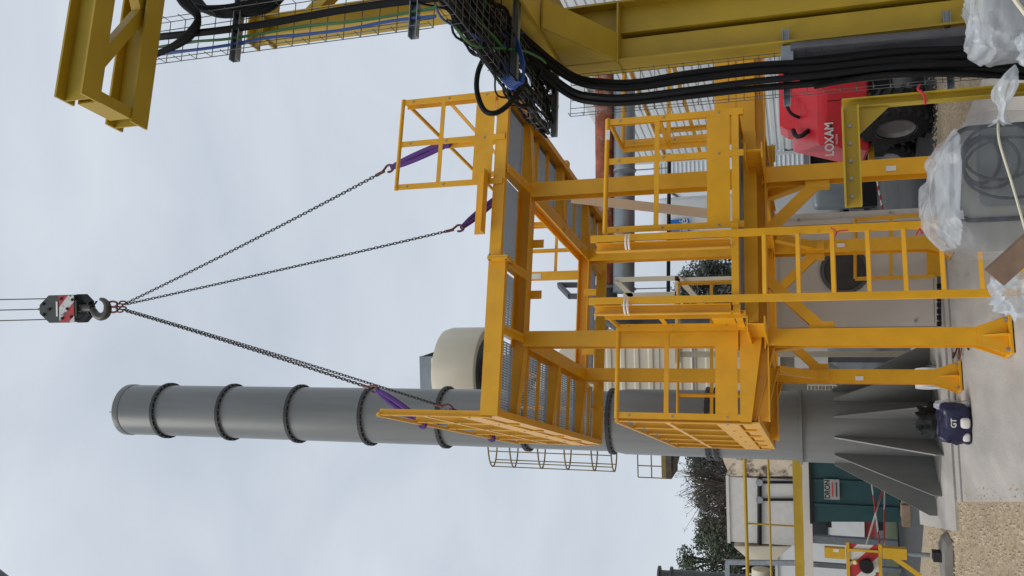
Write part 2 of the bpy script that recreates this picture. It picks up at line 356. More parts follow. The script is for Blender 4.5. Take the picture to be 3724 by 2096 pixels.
# ================================================================== PLATFORMS
def panel(t, a0, a1, b0, b1, z, name='grating_panel'):
    g = MB(F); n = max(2, int((a1 - a0) / .026))
    for i in range(n + 1):
        a = a0 + (a1 - a0) * i / n; g.box(a - .002, a + .002, b0, b1, z - .034, z)
    k = max(2, int((b1 - b0) / .1))
    for i in range(k + 1):
        b = b0 + (b1 - b0) * i / k; g.box(a0, a1, b - .0025, b + .0025, z - .012, z + .002)
    g.box(a0, a1, b0 - .004, b0, z - .031, z + .001); g.box(a0, a1, b1, b1 + .004, z - .031, z + .001)
    return g.build(name, 'grating', t, kind='stuff')
def rail(t, p0, p1, zd, posts, toe=True, hm=.60, ht=1.07):
    """guard rail from p0 to p1 (a, b) standing on deck height zd; posts = list of fractions"""
    a0, b0 = p0; a1, b1 = p1; ln = math.hypot(a1 - a0, b1 - b0); P = lambda f, z: (a0 + (a1 - a0) * f, b0 + (b1 - b0) * f, z)
    d = Vector((a1 - a0, b1 - b0, 0)) / ln; nrm = Vector((d.y, -d.x, 0))
    for f in posts:
        p = P(f, 0)
        e = .03 / ln if f < .01 else (-.03 / ln if f > .99 else 0); p = P(f + e, 0)
        pt = MB(F).bar((p[0], p[1], zd - .10), (p[0], p[1], zd + ht - .004), .06, .010, nrm).bar((p[0], p[1], zd - .10), (p[0], p[1], zd + ht - .004), .008, .055, nrm, 0, -.0325).build('post', 'yellow', t)
        bt = MB(F)
        for zz in (zd + .12, zd + hm - .06, zd + ht - .12):
            q = Vector((p[0], p[1], zz)); bt.tube(q - nrm * .012, q + nrm * .012, .011, 6)
        bt.build('bolts', 'galv', pt, kind='stuff')
    MB(F).tube(P(0, zd + ht), P(1, zd + ht), .022, 12).build('top_rail', 'yellow', t, True)
    MB(F).bar(P(0.01, zd + hm), P(.99, zd + hm), .008, .045).build('mid_rail', 'yellow', t)
    if toe: MB(F).bar(P(.004, zd + .125), P(.996, zd + .125), .006, .205).build('toe_board', 'yellow', t)
def bracket(t, p0, p1, zt, h0, h1, w=.1):
    """tapered cantilever bracket with flanges"""
    p0, p1 = Vector((*p0, 0)), Vector((*p1, 0)); d = (p1 - p0).normalized(); s = Vector((-d.y, d.x, 0)); b = MB(F); U = Vector((0, 0, 1))
    A, B = p0 + U * zt, p1 + U * zt
    b.prism([A - s * .004, B - s * .004, B - s * .004 - U * h1, A - s * .004 - U * h0], s * .008)
    b.hexa([A - s * w / 2 - U * h0, A + s * w / 2 - U * h0, B + s * w / 2 - U * h1, B - s * w / 2 - U * h1, A - s * w / 2 - U * (h0 - .01), A + s * w / 2 - U * (h0 - .01), B + s * w / 2 - U * (h1 - .01), B - s * w / 2 - U * (h1 - .01)])
    return b.build('bracket', 'yellow', t)

# ---- upper platform, hung from the crane and just landed on the lower one
UP = thing('upper_platform', 'upper yellow steel platform frame hanging from the crane chains', 'platform', F(.8, 1.3, 2.38), rz=PSI)
ZU = 4.62                                            # walking level
W, Ln = 1.62, 2.66
for a in (0, W):
    for b in (0, Ln):
        COL_ = MB(F).hbeam((a, b, 2.315), (a, b, 4.455), .16, .16, up=(0, 1, 0)).build('column', 'yellow', UP)
        MB(F).box(a - .11, a + .11, b - .11, b + .11, 2.30, 2.315).build('base_plate', 'yellow', COL_)
zc = ZU - .035 - .07
MB(F).chan((-.85, -.76, zc + .02), (.655, -.76, zc + .02), .06, .175, side=-1, up=(0, 0, 1)).build('front_beam', 'yellow', UP)
MB(F).chan((.695, -.76, zc + .047), (2.45, -.76, zc + .047), .06, .12, side=-1).build('front_beam', 'yellow', UP)
sp = MB(F)
for a in (.661, .681): sp.box(a - .009, a + .009, -.84, -.60, zc - .11, zc + .095)
sp.build('splice_plate', 'yellow', UP)
sb = MB(F)
for bb in (-.82, -.66):
    for zz in (zc - .09, zc + .08): sb.tube((.64, bb, zz), (.71, bb, zz), .012, 6)
sb.build('splice_bolts', 'galv', UP, kind='stuff')
MB(F).chan((-.85, -.745, zc + .02), (-.85, 3.66, zc + .02), .06, .17, side=1).build('side_beam', 'yellow', UP)
MB(F).chan((2.45, -.745, zc + .02), (2.45, 3.66, zc + .02), .06, .17, side=-1).build('side_beam', 'yellow', UP)
MB(F).chan((-.84, 3.66, zc), (2.44, 3.66, zc), .06, .14, side=-1).build('rear_beam', 'yellow', UP)
for b in (0, Ln): MB(F).hbeam((-.08, b, zc), (W + .08, b, zc), .15, .15).build('main_beam', 'yellow', UP)
for a in (0, W): MB(F).hbeam((a, .08, zc), (a, Ln - .08, zc), .15, .148).build('main_beam', 'yellow', UP)
for b in (0, 1.33, Ln):
    bracket(UP, (-.08, b), (-.84, b), ZU - .036, .15, .085); bracket(UP, (W + .08, b), (2.44, b), ZU - .036, .15, .085)
for a in (0, .668, W): bracket(UP, (a, -.08), (a, -.745), ZU - .036, .145, .11, .09)
for a in (0, W): bracket(UP, (a, Ln + .08), (a, 3.65), ZU - .036, .145, .1)
for (a0, a1) in ((-.84, -.08), (W + .08, 2.44)):
    for b in (.45, .88, 1.78, 2.22, 3.0, 3.33): MB(F).bar((a0, b, ZU - .055), (a1, b, ZU - .055), .03, .036).build('bearer', 'yellow', UP)
for (a0, a1, b0, b1) in ((-.83, -.06, -.735, -.02), (.0, .64, -.735, -.02), (.70, 1.60, -.735, -.02), (1.65, 2.43, -.735, -.02),
        (-.83, -.05, .02, 1.31), (-.83, -.05, 1.35, 2.64), (-.83, -.05, 2.68, 3.63), (1.67, 2.43, .02, 1.31), (1.67, 2.43, 1.35, 2.64), (1.67, 2.43, 2.68, 3.63), (0, .8, 2.74, 3.63), (.82, 1.62, 2.74, 3.63)):
    panel(UP, a0, a1, b0, b1, ZU)
for a, b in ((1.06, .082), (.5, .082), (.3, 2.57), (1.1, 2.57)):
    MB(F).box(a - .045, a + .045, b - .004, b + .004, zc - .19, zc - .02).build('lug', 'yellow', UP)
for b in (1.33, 2.2): MB(F).box(1.53, 1.62, b - .05, b + .05, zc - .083, zc - .078).build('cleat', 'yellow', UP)
for b in (0.13, 1.44, 2.74): MB(F).box(2.46, 2.53, b - .05, b + .05, zc - .06, zc + .05).build('corner_cleat', 'yellow', UP)
rail(UP, (1.45, -.775), (2.46, -.775), ZU, (0, .5, 1))
rail(UP, (2.46, -.76), (2.46, 3.66), ZU, (0.02, .27, .5, .75, 1))
rail(UP, (-.865, 3.66), (-.865, -.76), ZU, (0, .2, .4, .6, .8, 1))
rail(UP, (2.44, 3.67), (1.60, 3.67), ZU, (0, .5, 1)); rail(UP, (.15, 3.67), (-.85, 3.67), ZU, (0, .5, 1))
MB(F).angle((.92, -.80, ZU + .1), (1.57, -.80, ZU + .1), .11, .01, side=1).build('ladder_bracket', 'yellow', UP)
MB(F).box(1.54, 1.68, 3.60, 3.612, ZU, ZU + 1.1).build('ladder_post', 'yellow', UP)
MB(F).box(1.57, 1.65, 3.597, 3.5995, ZU + .8, ZU + 1.0).build('name_plate', 'paper', UP)

# ---- lower platform on four legs, with its access ladder
LP = thing('lower_platform', 'lower yellow steel platform standing on four legs with an access ladder', 'platform', F(.8, 1.3, 0), rz=PSI)
ZL = 2.29; zl = ZL - .035 - .07
for a in (0, W):
    for b in (0, Ln):
        LEG_ = MB(F).hbeam((a, b, .035), (a, b, 2.05), .16, .16, up=(0, 1, 0)).build('leg', 'yellow', LP)
        ft = MB(F)
        ft.box(a - .17, a + .17, b - .17, b + .17, .012, .034)
        for dx, dy in ((1, 0), (-1, 0), (0, 1), (0, -1)):
            s = Vector((-dy, dx, 0)) * .006; c = Vector((a, b, 0))
            for o in (-.075, .075) if dy == 0 else (0,):
                q = c + Vector((-dy, dx, 0)) * o
                ft.prism([q + Vector((dx * .081, dy * .081, .034)) - s, q + Vector((dx * .165, dy * .165, .034)) - s, q + Vector((dx * .165, dy * .165, .06)) - s, q + Vector((dx * .081, dy * .081, .26)) - s], s * 2)
        # sloping cover plates of the flared foot
        for sg in (-1, 1):
            ft.prism([(a - .165, b + sg * .084, .036), (a + .165, b + sg * .084, .036), (a + .085, b + sg * .084, .27), (a - .085, b + sg * .084, .27)], (0, sg * .008, 0))
        ft.build('foot', 'yellow', LEG_)
        ab = MB(F)
        for dx in (-.13, .13):
            for dy in (-.13, .13): ab.tube((a + dx, b + dy, .03), (a + dx, b + dy, .062), .016, 6)
        ab.build('anchor_bolts', 'galv', LEG_, kind='stuff')
        MB(F).box(a - .16, a + .16, b - .16, b + .16, 0, .012).build('contact_shadow_plate', 'black', LEG_)  # thin black plate stands in for the contact shadow under the foot
        MB(F).box(a - .11, a + .11, b - .11, b + .11, 2.05, 2.062).build('cap_plate', 'yellow', LEG_)
def knee(p, q):
    (a, b, z), (a2, b2, z2) = p, q; KB_ = MB(F).bar(p, q, .09, .10).build('knee_brace', 'yellow', LP)
    MB(F).box(a - .05, a + .05, b - .05, b + .05, z - .12, z + .1).build('brace_plate', 'yellow', KB_)
for a, sa in ((0, 1), (W, -1)):
    for b in (0, Ln): knee((a + sa * .10, b, 1.56), (a + sa * .56, b, 2.02))
    for b, s_ in ((0, 1), (Ln, -1)): knee((a, b + s_ * .10, 1.56), (a, b + s_ * .56, 2.02))
A0, A1, B0, B1 = -.80, 3.05, -.06, 4.2
for b in (0, Ln): MB(F).hbeam((A0 + .02, b, zl - .075), (A1 - .02, b, zl - .075), .15, .17).build('main_beam', 'yellow', LP)
for a in (0, W): MB(F).hbeam((a, -.75, zl - .078), (a, -.08, zl - .078), .14, .16).build('main_beam', 'yellow', LP); MB(F).hbeam((a, .08, zl - .078), (a, Ln - .08, zl - .078), .14, .16).build('main_beam', 'yellow', LP)
MB(F).box(.10, 2.0, -.80, -.79, ZL - .058, ZL + .006).build('front_edge', 'yellow', LP); MB(F).chan((.10, -.30, zl - .02), (2.0, -.30, zl - .02), .06, .12, side=-1).build('front_beam', 'yellow', LP)
MB(F).box(.09, .098, -.79, -.08, ZL - .058, ZL + .004).build('edge_beam', 'yellow', LP); MB(F).box(2.005, 2.013, -.79, -.08, ZL - .058, ZL + .004).build('edge_beam', 'yellow', LP)
MB(F).chan((2.02, B0 - .02, zl + .02), (A1, B0 - .02, zl + .02), .06, .17, side=-1).build('front_beam', 'yellow', LP)
MB(F).chan((A0, B0, zl + .02), (A0, B1, zl + .02), .06, .17, side=1).build('edge_beam', 'yellow', LP)
MB(F).chan((A1, B0, zl), (A1, 2.9, zl), .06, .14, side=-1).build('edge_beam', 'yellow', LP)
MB(F).chan((A0 + .01, B1, zl), (W, B1, zl), .06, .14, side=-1).build('rear_beam', 'yellow', LP)
MB(F).prism([(.09, -.095, ZL - .0), (.09, -.095, ZL - .20), (-.05, -.095, ZL - .20), (-.80, -.095, ZL - .10), (-.80, -.095, ZL)], (0, .01, 0)).build('fascia_plate', 'yellow', LP)
for b in (0.02, 1.33, Ln + .02):
    bracket(LP, (-.09, b), (-.79, b), ZL - .036, .28, .10, .09); bracket(LP, (W + .09, b), (A1 - .01, b), ZL - .036, .28, .1, .09)
for (a0, a1, b0, b1) in ((.11, .95, -.77, -.10), (.97, 1.99, -.77, -.10), (-.78, .8, -.05, .0 + .6), (.82, 1.62, -.05, .6), (1.64, A1 - .02, -.05, 1.3), (-.78, -.02, .62, 2.6), (-.78, -.02, 2.62, 4.17), (1.64, A1 - .02, 1.32, 2.85), (0, 1.6, 2.9, 4.17)):
    panel(LP, a0, a1, b0, b1, ZL)
rail(LP, (.87, -.80), (2.02, -.80), ZL, (0, .62, 1), hm=.69, ht=1.17); rail(LP, (2.02, -.79), (2.02, -.07), ZL, (.04, .97), hm=.69, ht=1.17)
rail(LP, (2.04, -.08), (A1, -.08), ZL, (0, .5, 1), hm=.69, ht=1.17); rail(LP, (A1 + .01, -.07), (A1 + .01, 2.9), ZL, (0, .33, .66, 1), hm=.69, ht=1.17)
rail(LP, (.12, -.74), (.12, -.10), ZL, (.04, .96), hm=.69, ht=1.17); rail(LP, (-.79, -.08), (.10, -.08), ZL, (0, 1), hm=.69, ht=1.17)
rail(LP, (-.815, 4.2), (-.815, -.07), ZL, (0, .2, .4, .6, .8, 1), hm=.69, ht=1.17); rail(LP, (W, 4.21), (-.80, 4.21), ZL, (0, .35, .7, 1), hm=.69, ht=1.17)
for aa in (.205, .80):
    s_ = -1
    ST_ = MB(F).bar((aa, -.855, .08), (aa, -.855, 3.58), .065, .03, (0, 1, 0)).build('ladder_stile', 'yellow', LP)
    MB(F).chan((aa + s_ * .085, -.81, ZL + .02), (aa + s_ * .085, -.81, 3.53), .05, .085, up=(1, 0, 0), side=-1).build('ladder_hand_post', 'yellow', LP)
MB(F).box(.16, .90, -.838, -.803, ZL - .05, ZL + .012).build('ladder_fixing_plate', 'yellow', LP)
for i in range(8):
    z = 2.02 - .28 * i
    if z > .05: MB(F).bar((.237, -.855, z), (.768, -.855, z), .034, .034, (0, .3, 1)).build('rung', 'yellow', ST_)
for aa, zz in ((.76, ZL + .97), (.16, ZL + .97)):
    tp = MB(F)
    for k in (0, 1): tp.lathe((aa, -.83, zz - .03 * k - .02), [(.085, -.009), (.088, 0), (.085, .009)], 14)
    tp.build('tie_tape', 'paper', ST_)
for a, b, z in ((0 - .03, Ln - .085, 1.05), (W - .02, -.085, .85), (W, Ln - .09, 1.2)): MB(F).box(a - .025, a + .025, b - .004, b - .001, z, z + .09).build('paper_label', 'paper', LP)
for a, b, z in ((1.85, -.803 - .022, 3.45),): MB(F).box(a - .05, a + .05, b - .002, b, z - .02, z + .02).build('paper_label', 'paper', LP)

# timber leaning between the two platforms
MB().bar(at(2080, 722, 9.25), at(2640, 784, 9.15), .10, .045, (0, 1, 0)).build('timber_plank', 'wood', label='pale timber plank leaning inside the yellow frame', cat='plank')

# ================================================================== CRANE HOOK, ROPES, CHAINS, SLINGS
HK = F(.767, 1.4, 11.36)
hb = thing('hook_block', 'black crane hook block with red and white striped cheek plate', 'hook block', HK + Vector((0, 0, 0)))
hx, hy, hz = HK
def hp(x, y, z): return Vector((hx + x, hy + y, hz + z))   # z 0 at hook bottom
def octo(wd, zb, zt, y, c=.1): return [hp(-wd + c, y, zb), hp(wd - c, y, zb), hp(wd, y, zb + c * 1.4), hp(wd, y, zt - c * 1.8), hp(wd - c * 1.4, y, zt), hp(-wd + c * 1.4, y, zt), hp(-wd, y, zt - c * 1.8), hp(-wd, y, zb + c * 1.4)]
for y in (-.10, .08): MB().prism(octo(.205, .46, 1.16, y), (0, .02, 0)).build('cheek_plate', 'hook_black', hb)
MB().lathe(hp(0, -.07, .86), [(.02, 0), (.17, 0), (.19, .02), (.155, .05), (.155, .09), (.19, .12), (.17, .14), (.02, .14)], 28, (0, 1, 0)).build('sheave', 'hook_steel', hb, True)
sp_ = MB(); sp_.prism([hp(-.195, -.108, .50), hp(.195, -.108, .50), hp(.2, -.108, .78), hp(-.2, -.108, .78)], (0, .006, 0)); sp_.build('striped_plate', 'stripe', hb)
MB().box(hx - .11, hx + .11, hy - .112, hy - .103, hz + .805, hz + .835).build('maker_label', 'paper', hb)
bl = MB()
for x, z in ((-.12, .55), (.13, .52), (.0, .62), (-.14, .72), (.15, .73), (0, .97), (-.08, 1.08), (.08, 1.08)): bl.tube(hp(x, -.125, z), hp(x, -.10, z), .022, 8)
bl.build('cheek_bolts', 'black', hb, kind='stuff')
for sg in (-1, 1): MB().prism([hp(sg * .15, -.05, .55), hp(sg * .21, -.05, .50), hp(sg * .21, -.05, .40), hp(sg * .10, -.05, .27), hp(sg * .05, -.05, .29), hp(sg * .13, -.05, .42)], (0, .1, 0)).build('side_strap', 'black', hb)
MB().path([hp(0, 0, .48), hp(0, 0, .26)], .06, 12).build('shank', 'hook_steel', hb, True)
hpts = curve([hp(.0, 0, .34), hp(-.03, 0, .26), hp(-.105, 0, .19), hp(-.13, 0, .09), hp(-.075, 0, .0), hp(.03, 0, -.015), hp(.105, 0, .045), hp(.13, 0, .115)], 6); nh = len(hpts)
MB().path(hpts, .04, 10, True, [.045 + .014 * math.sin(math.pi * k / nh) - .026 * max(0, k / nh - .65) / .35 for k in range(nh)]).build('hook', 'hook_steel', hb, True)
MB().bar(hp(-.02, 0, .30), hp(.10, 0, .18), .03, .012).build('safety_latch', 'black', hb)
MB().tube(hp(0, 0, 1.14), hp(0, 0, 1.28), .03, 10, .02).build('rope_anchor', 'hook_black', hb)
for x, lab, z0 in ((-.155, 'left of the three thin steel hoist ropes above the hook block', 1.02), (.0, 'middle of the three thin hoist ropes, ending on the hook block', 1.27), (.155, 'right of the three thin steel hoist ropes above the hook block', 1.02)):
    tb = MB().tube(hp(x, 0, z0), hp(x * 1.35, 0, 9.0), .009, 6)
    tb.build('hoist_rope', 'chain', label=lab, cat='rope', group='hoist ropes of the crane hook')
# link, shared by all chains
lk = MB(); pts = []
for k in range(12):
    t = 2 * math.pi * k / 12; pts.append(Vector((.0155 * math.cos(t), 0, .0155 * math.sin(t) + (.015 if math.sin(t) > 0 else -.015))))
kk = len(lk.v); nn = 5
for i, p in enumerate(pts):
    d = (pts[(i + 1) % 12] - pts[i - 1]).normalized(); q = Vector((0, 1, 0)); e = d.cross(q)
    for j in range(nn): t = 2 * math.pi * j / nn; lk.v.append(p + (q * math.cos(t) + e * math.sin(t)) * .0062)
for i in range(12):
    for j in range(nn): lk.f.append([i * nn + j, i * nn + (j + 1) % nn, ((i + 1) % 12) * nn + (j + 1) % nn, ((i + 1) % 12) * nn + j])
link_me = bpy.data.meshes.new('link'); link_me.from_pydata(lk.v, [], lk.f); link_me.materials.append(MATS['chain'])
link_me.polygons.foreach_set('use_smooth', [True] * len(link_me.polygons))
ring_z = HK + Vector((.02, 0, -.10))
for sx, lab in ((.05, 'rusty master link at the right of the crane hook'), (-.03, 'rusty master link at the left of the crane hook')):
    c = HK + Vector((sx, -.0, -.11)); mr_ = thing('master_link', lab, 'shackle', c + Vector((0, 0, -.2)), 'master links on the crane hook')
    MB().path([c + Vector((.04 * math.cos(t), .03 * math.sin(t), .115 * math.sin(t))) for t in [2 * math.pi * k / 20 for k in range(21)]], .016, 8, False).build('ring', 'chain_red', mr_, True)
    for s2 in (-1, 1): MB().path([c + Vector((s2 * .018 + .022 * math.cos(t), .01 * s2, -.155 - .02 * s2 + .06 * math.sin(t))) for t in [2 * math.pi * k / 14 for k in range(15)]], .012, 6, False).build('sub_link', 'chain_red', mr_, True)
def chain(p0, p1, lab):
    t = thing('chain', lab, 'chain', p1, 'lifting chains of the crane'); d = p1 - p0; ln = d.length; n = int(ln / .0475); q = d.to_track_quat('Z', 'Y').to_matrix()
    for i in range(n):
        o = new('link', link_me, t); rot = q @ Matrix.Rotation(math.pi / 2 * (i % 2) + .25, 3, 'Z')
        sag = Vector((0, 0, -.06 * 4 * (i / n) * (1 - i / n)))
        o.matrix_local = Matrix.Translation(p0 + d * (i + .5) / n - p1 + sag) @ rot.to_4x4()
    e = d.normalized(); s = e.cross(Vector((0, 1, 0))).normalized()
    MB().path(curve([p1, p1 + e * .05 + s * .02, p1 + e * .11 + s * .045, p1 + e * .17 + s * .02, p1 + e * .17 - s * .025, p1 + e * .12 - s * .04, p1 + e * .085 - s * .03], 5), .015, 8).build('sling_hook', 'chain_red', t, True)
    MB().tube(p1 - e * .07, p1 + e * .04, .02, 8).build('coupling', 'chain_red', t, True)
    return p1 + e * .15
def sling(p0, p1, lab, w=.026):
    d = p1 - p0; s = d.cross(Vector((0, 1, 0))).normalized(); t = thing('lifting_sling', lab, 'sling', p1, 'purple slings tied to the guard rails')
    for k in (-1, 1):
        MB().path(curve([p0, p0 + d * .25 + s * k * w * .9, p0 + d * .6 + s * k * w * 1.15, p1 + s * k * w * .8], 6), .031, 8, True).build('strand', 'purple', t, True)
    MB().path([p1 + Vector((.04 * math.cos(u), .05 * math.sin(u) * .4, .045 * math.sin(u))) for u in [2 * math.pi * k / 12 for k in range(13)]], .024, 8, False).build('loop', 'purple', t, True)
RT = ZU + 1.07
def onb(X, Y, b):                                    # point seen at a pixel on the frame plane of depth b
    d = RM @ Vector((2096 - Y - CY, -(X - CX), -FPX)); o = F(0, b, 0); return EYE + d * ((o - EYE).dot(FB) / d.dot(FB))
def onrail(a, X, b0):                                # rail point at height RT
    return F(a, b0, RT)
ends = [(onb(1388, 628, .55), F(2.46, .42, RT), .05, 'chain from the hook down to the right guard rail, nearest the camera', 'purple sling wrapped over the right guard rail near its front corner'),
        (onb(1640, 838, 1.75), F(2.46, 2.35, RT), .04, 'chain from the hook down towards the rear of the right guard rail', 'purple sling reaching the right guard rail behind the front beam'),
        (onb(1335, 1408, .45), F(-.865, .30, RT), -.05, 'chain from the hook down to the front of the left guard rail', 'bright purple sling wrapped over the left guard rail in front of the stack'),
        (onb(1600, 1476, 1.9), F(-.865, 2.55, RT), -.03, 'chain from the hook down to the rear of the left guard rail', 'purple sling low behind the top of the left guard rail')]
for E_, A, ox, lab, lab2 in ends:
    S_ = HK + Vector((ox, 0, -.33)); q = chain(S_, E_, lab); sling(q, A, lab2)

# ================================================================== OLIVE GANTRY AND CABLE TRAYS (right foreground)
GY = math.radians(11); gx, gy_ = Vector((math.cos(GY), math.sin(GY), 0)), Vector((-math.sin(GY), math.cos(GY), 0)); UZ = Vector((0, 0, 1))
G0 = Vector((1.627, 6.2, 0))                           # near left edge of the lower column
gt = thing('gantry_frame', 'olive yellow gantry with heavy column at the right edge', 'gantry', G0 + gx * .2)
g = lambda a, b, z: G0 + gx * a + gy_ * b + UZ * z
lc = MB()
def gbox(a0, a1, b0, b1, z0, z1): lc.hexa([g(a0, b0, z0), g(a1, b0, z0), g(a1, b1, z0), g(a0, b1, z0), g(a0, b0, z1), g(a1, b0, z1), g(a1, b1, z1), g(a0, b1, z1)])
for a0, a1, b0, b1 in ((0, .016, 0, .2), (.016, .205, .094, .106), (.205, .213, .0935, .45), (.262, .27, .0935, .45), (.2135, .2615, .438, .449), (.27, .46, .094, .106), (.46, .476, 0, .2)): gbox(a0, a1, b0, b1, .0, 3.35)
lc.build('lower_column', 'olive', gt)
MB().prism([g(-.012, -.012, 2.94), g(.47, -.012, 2.94), g(.47, .212, 2.94), g(-.012, .212, 2.94)], (0, 0, .014)).build('joint_plate', 'olive', gt)
MB().hbeam(g(.11, .30, 3.48), g(.11, -2.8, 3.48), .22, .26, .012, .018).build('cantilever_beam', 'olive', gt)
MB().hbeam(g(.35, .30, 3.48), g(.35, -2.8, 3.48), .22, .26, .012, .018).build('cantilever_beam', 'olive', gt)
MB().prism([g(.004, -.004, 2.96), g(.004, -.62, 3.345), g(.004, -.004, 3.345)], gx * .012).build('haunch_plate', 'olive', gt)
MB().prism([g(.004, -.004, 2.955), g(.216, -.004, 2.955), g(.216, -.62, 3.340), g(.004, -.62, 3.340)], Vector((0, 0, -.014))).build('haunch_flange', 'olive', gt)
UC = Vector((1.915, 5.46, 0)); u = lambda a, b, z: UC + gx * a + gy_ * b + UZ * z
MB().hbeam(u(.08, .10, 3.61), u(.08, .10, 5.45), .18, .17, .010, .013, gx).build('upper_column', 'olive', gt)
MB().bar(u(.15, .10, 5.10), u(.80, .10, 4.45), .09, .09, gy_).build('diagonal_brace', 'olive', gt)
MB().hbeam(u(-.02, .12, 5.53), u(.95, .12, 5.53), .16, .15, .01, .013).build('top_beam', 'olive', gt)
MB().prism([u(-.02, .0, 5.44), u(.18, .0, 5.44), u(.18, .2, 5.44), u(-.02, .2, 5.44)], (0, 0, .014)).build('cap_plate', 'olive', gt)
MB().chan(g(-.755, -.66, 0), g(-.755, -.66, 1.47), .035, .06, .009, gx, -1).build('short_post', 'olive', gt)
o_ = MB(); o_.chan(g(-.79, -.70, 1.43), g(-1.38, -.70, 1.43), .05, .09, .008, side=-1); o_.build('bracket_arm', 'olive', gt)
MB().prism([g(-.79, -.68, 1.39), g(-.95, -.68, 1.39), g(-.79, -.68, 1.22)], gy_ * .01).build('bracket_gusset', 'olive', gt)
for k in range(5): MB().tube(g(-.90 - .105 * k, -.715, 1.435), g(-.90 - .105 * k, -.703, 1.435), .010, 8).build('bolt', 'galv', gt)

ot = thing('overhead_truss', 'olive steel truss jutting in above the cable tray, upper right', 'truss', (1.0, 3.4, 4.95))
P1, P1b = onz(297, 340, 4.95), onz(349, 0, 4.95); P2, P2b = onz(478, 442, 4.95), onz(540, 0, 4.95)
tx = (P1b - P1).normalized(); ty = Vector((-tx.y, tx.x, 0)); fw = .115
def tb_(p, l0, l1, nm): MB().hbeam(p + tx * l0 + ty * fw / 2 + UZ * .085, p + tx * l1 + ty * fw / 2 + UZ * .085, fw, .17, .009, .012).build(nm, 'olive', ot)
tb_(P1, 0, 1.6, 'chord'); tb_(P2, 0, 1.6, 'chord')
q2 = P2 - P1; dd = q2.dot(ty)
MB().chan(P1 + tx * .012 + ty * fw + UZ * .075, P1 + tx * .012 + ty * dd + UZ * .075, .05, .13, .008, side=1).build('end_member', 'olive', ot)
MB().bar(P1 + tx * .18 + ty * (fw * .9) + UZ * .075, P1 + tx * .62 + ty * (dd + .03) + UZ * .075, .06, .06).build('diagonal', 'olive', ot)
MB().bar(P1 + tx * .64 + ty * (dd + .03) + UZ * .075, P1 + tx * 1.1 + ty * (fw * .9) + UZ * .075, .06, .06).build('diagonal', 'olive', ot)

def tray(name, lab, o, along, across, nrm, ln, wd, sd, m='wire', step=.1):
    """wire basket tray: o corner, runs along, sides rise to nrm"""
    t = thing(name, lab, 'cable tray', o, 'wire cable trays on the gantry'); b = MB(); r = .0026
    n = int(wd / .05)
    for i in range(n + 1): b.tube(o + across * wd * i / n, o + across * wd * i / n + along * ln, r, 5)
    for s in (0, 1): b.tube(o + across * wd * s + nrm * sd, o + across * wd * s + nrm * sd + along * ln, r, 5)
    k = int(ln / step)
    for i in range(k + 1):
        p = o + along * ln * i / k; b.path([p + nrm * (sd + .015), p, p + across * wd, p + across * wd + nrm * (sd + .015)], r, 5)
    b.build('wire_basket', m, t, kind='stuff'); return t
T1 = Vector((1.325, 4.02, 3.45)); trt = tray('cable_tray', 'upright wire cable tray beside the upper olive column', T1, UZ, gx, -gy_, 1.85, .25, .05)
T2o = onz(2010, 500, 3.47); T2 = Vector((T2o.x, T2o.y, 3.47)); tr2 = tray('cable_tray', 'horizontal wire cable tray crossing overhead, full of cables', T2 , -gy_, gx, UZ, 2.25, .42, .06)
T3 = Vector((1.25, 6.17, .0)); tr3 = tray('cable_tray', 'long upright wire cable tray beside the lower gantry column', T3, UZ, gx, -gy_, 3.3, .30, .05)
tr4 = tray('cable_tray', 'short wire tray at the top edge of the photo above the upper column', T1 + gx * .40 + UZ * .1 - gy_ * .02, UZ, gx, -gy_, 1.75, .2, .05)
def strut(p, q, t): MB().chan(p, q, .035, .045, .004, UZ, 1).build('strut', 'galv', t)
for z in (3.55, 4.62): strut(T1 + gx * -.05 + UZ * (z - 3.45) - gy_ * .0, T1 + gx * .75 + UZ * (z - 3.45), trt)
for b in (.05, 1.0): strut(T2 - gy_ * b + gx * -.02 - UZ * .03, T2 - gy_ * b + gx * .75 - UZ * .03, tr2)
for z in (1.78, .78): strut(T3 + gx * -.06 + gy_ * .02 + UZ * z, T3 + gx * .5 + gy_ * .02 + UZ * z, tr3)
MB().tube(at(2875, 170, 6.12), at(3724, 95, 6.12), .028, 10).build('conduit_pipe', 'duct_dark', label='grey conduit pipe running down the olive column', cat='pipe')
# cables
def cab(pts, r, m, lab, nm='cable', n=8, grp='black cables in the trays'): return MB().path(curve(pts, 7), r, n).build(nm, m, smooth=True, label=lab, cat='cable', group=grp)
dz = 6.10
paths = [[(2000, 250), (2080, 275), (2200, 300), (2320, 300), (2500, 270), (2750, 240), (3000, 225), (3300, 190), (3740, 175)],
         [(1995, 262), (2080, 290), (2200, 318), (2320, 318), (2500, 292), (2750, 262), (3000, 248), (3300, 215), (3740, 200)],
         [(1990, 290), (2070, 325), (2180, 352), (2300, 352), (2500, 328), (2750, 296), (3000, 272), (3300, 240), (3740, 225)],
         [(1990, 310), (2070, 345), (2180, 372), (2300, 372), (2500, 350), (2750, 322), (3000, 300), (3300, 268), (3740, 272)],
         [(2870, 262), (3000, 248), (3200, 228), (3450, 232), (3740, 240)],
         [(2960, 318), (3050, 300), (3200, 272), (3400, 268), (3550, 275), (3740, 285)]]
rad = [.026, .024, .022, .024, .026, .014]
labs = ['thick black cable nearest the olive column in the long tray', 'second black cable from the olive column in the long tray', 'third black cable from the olive column, sagging in the long tray', 'outermost black cable sagging at the left of the long tray', 'short thick black cable low beside the olive column', 'thin black cable along the outer edge low in the long tray']
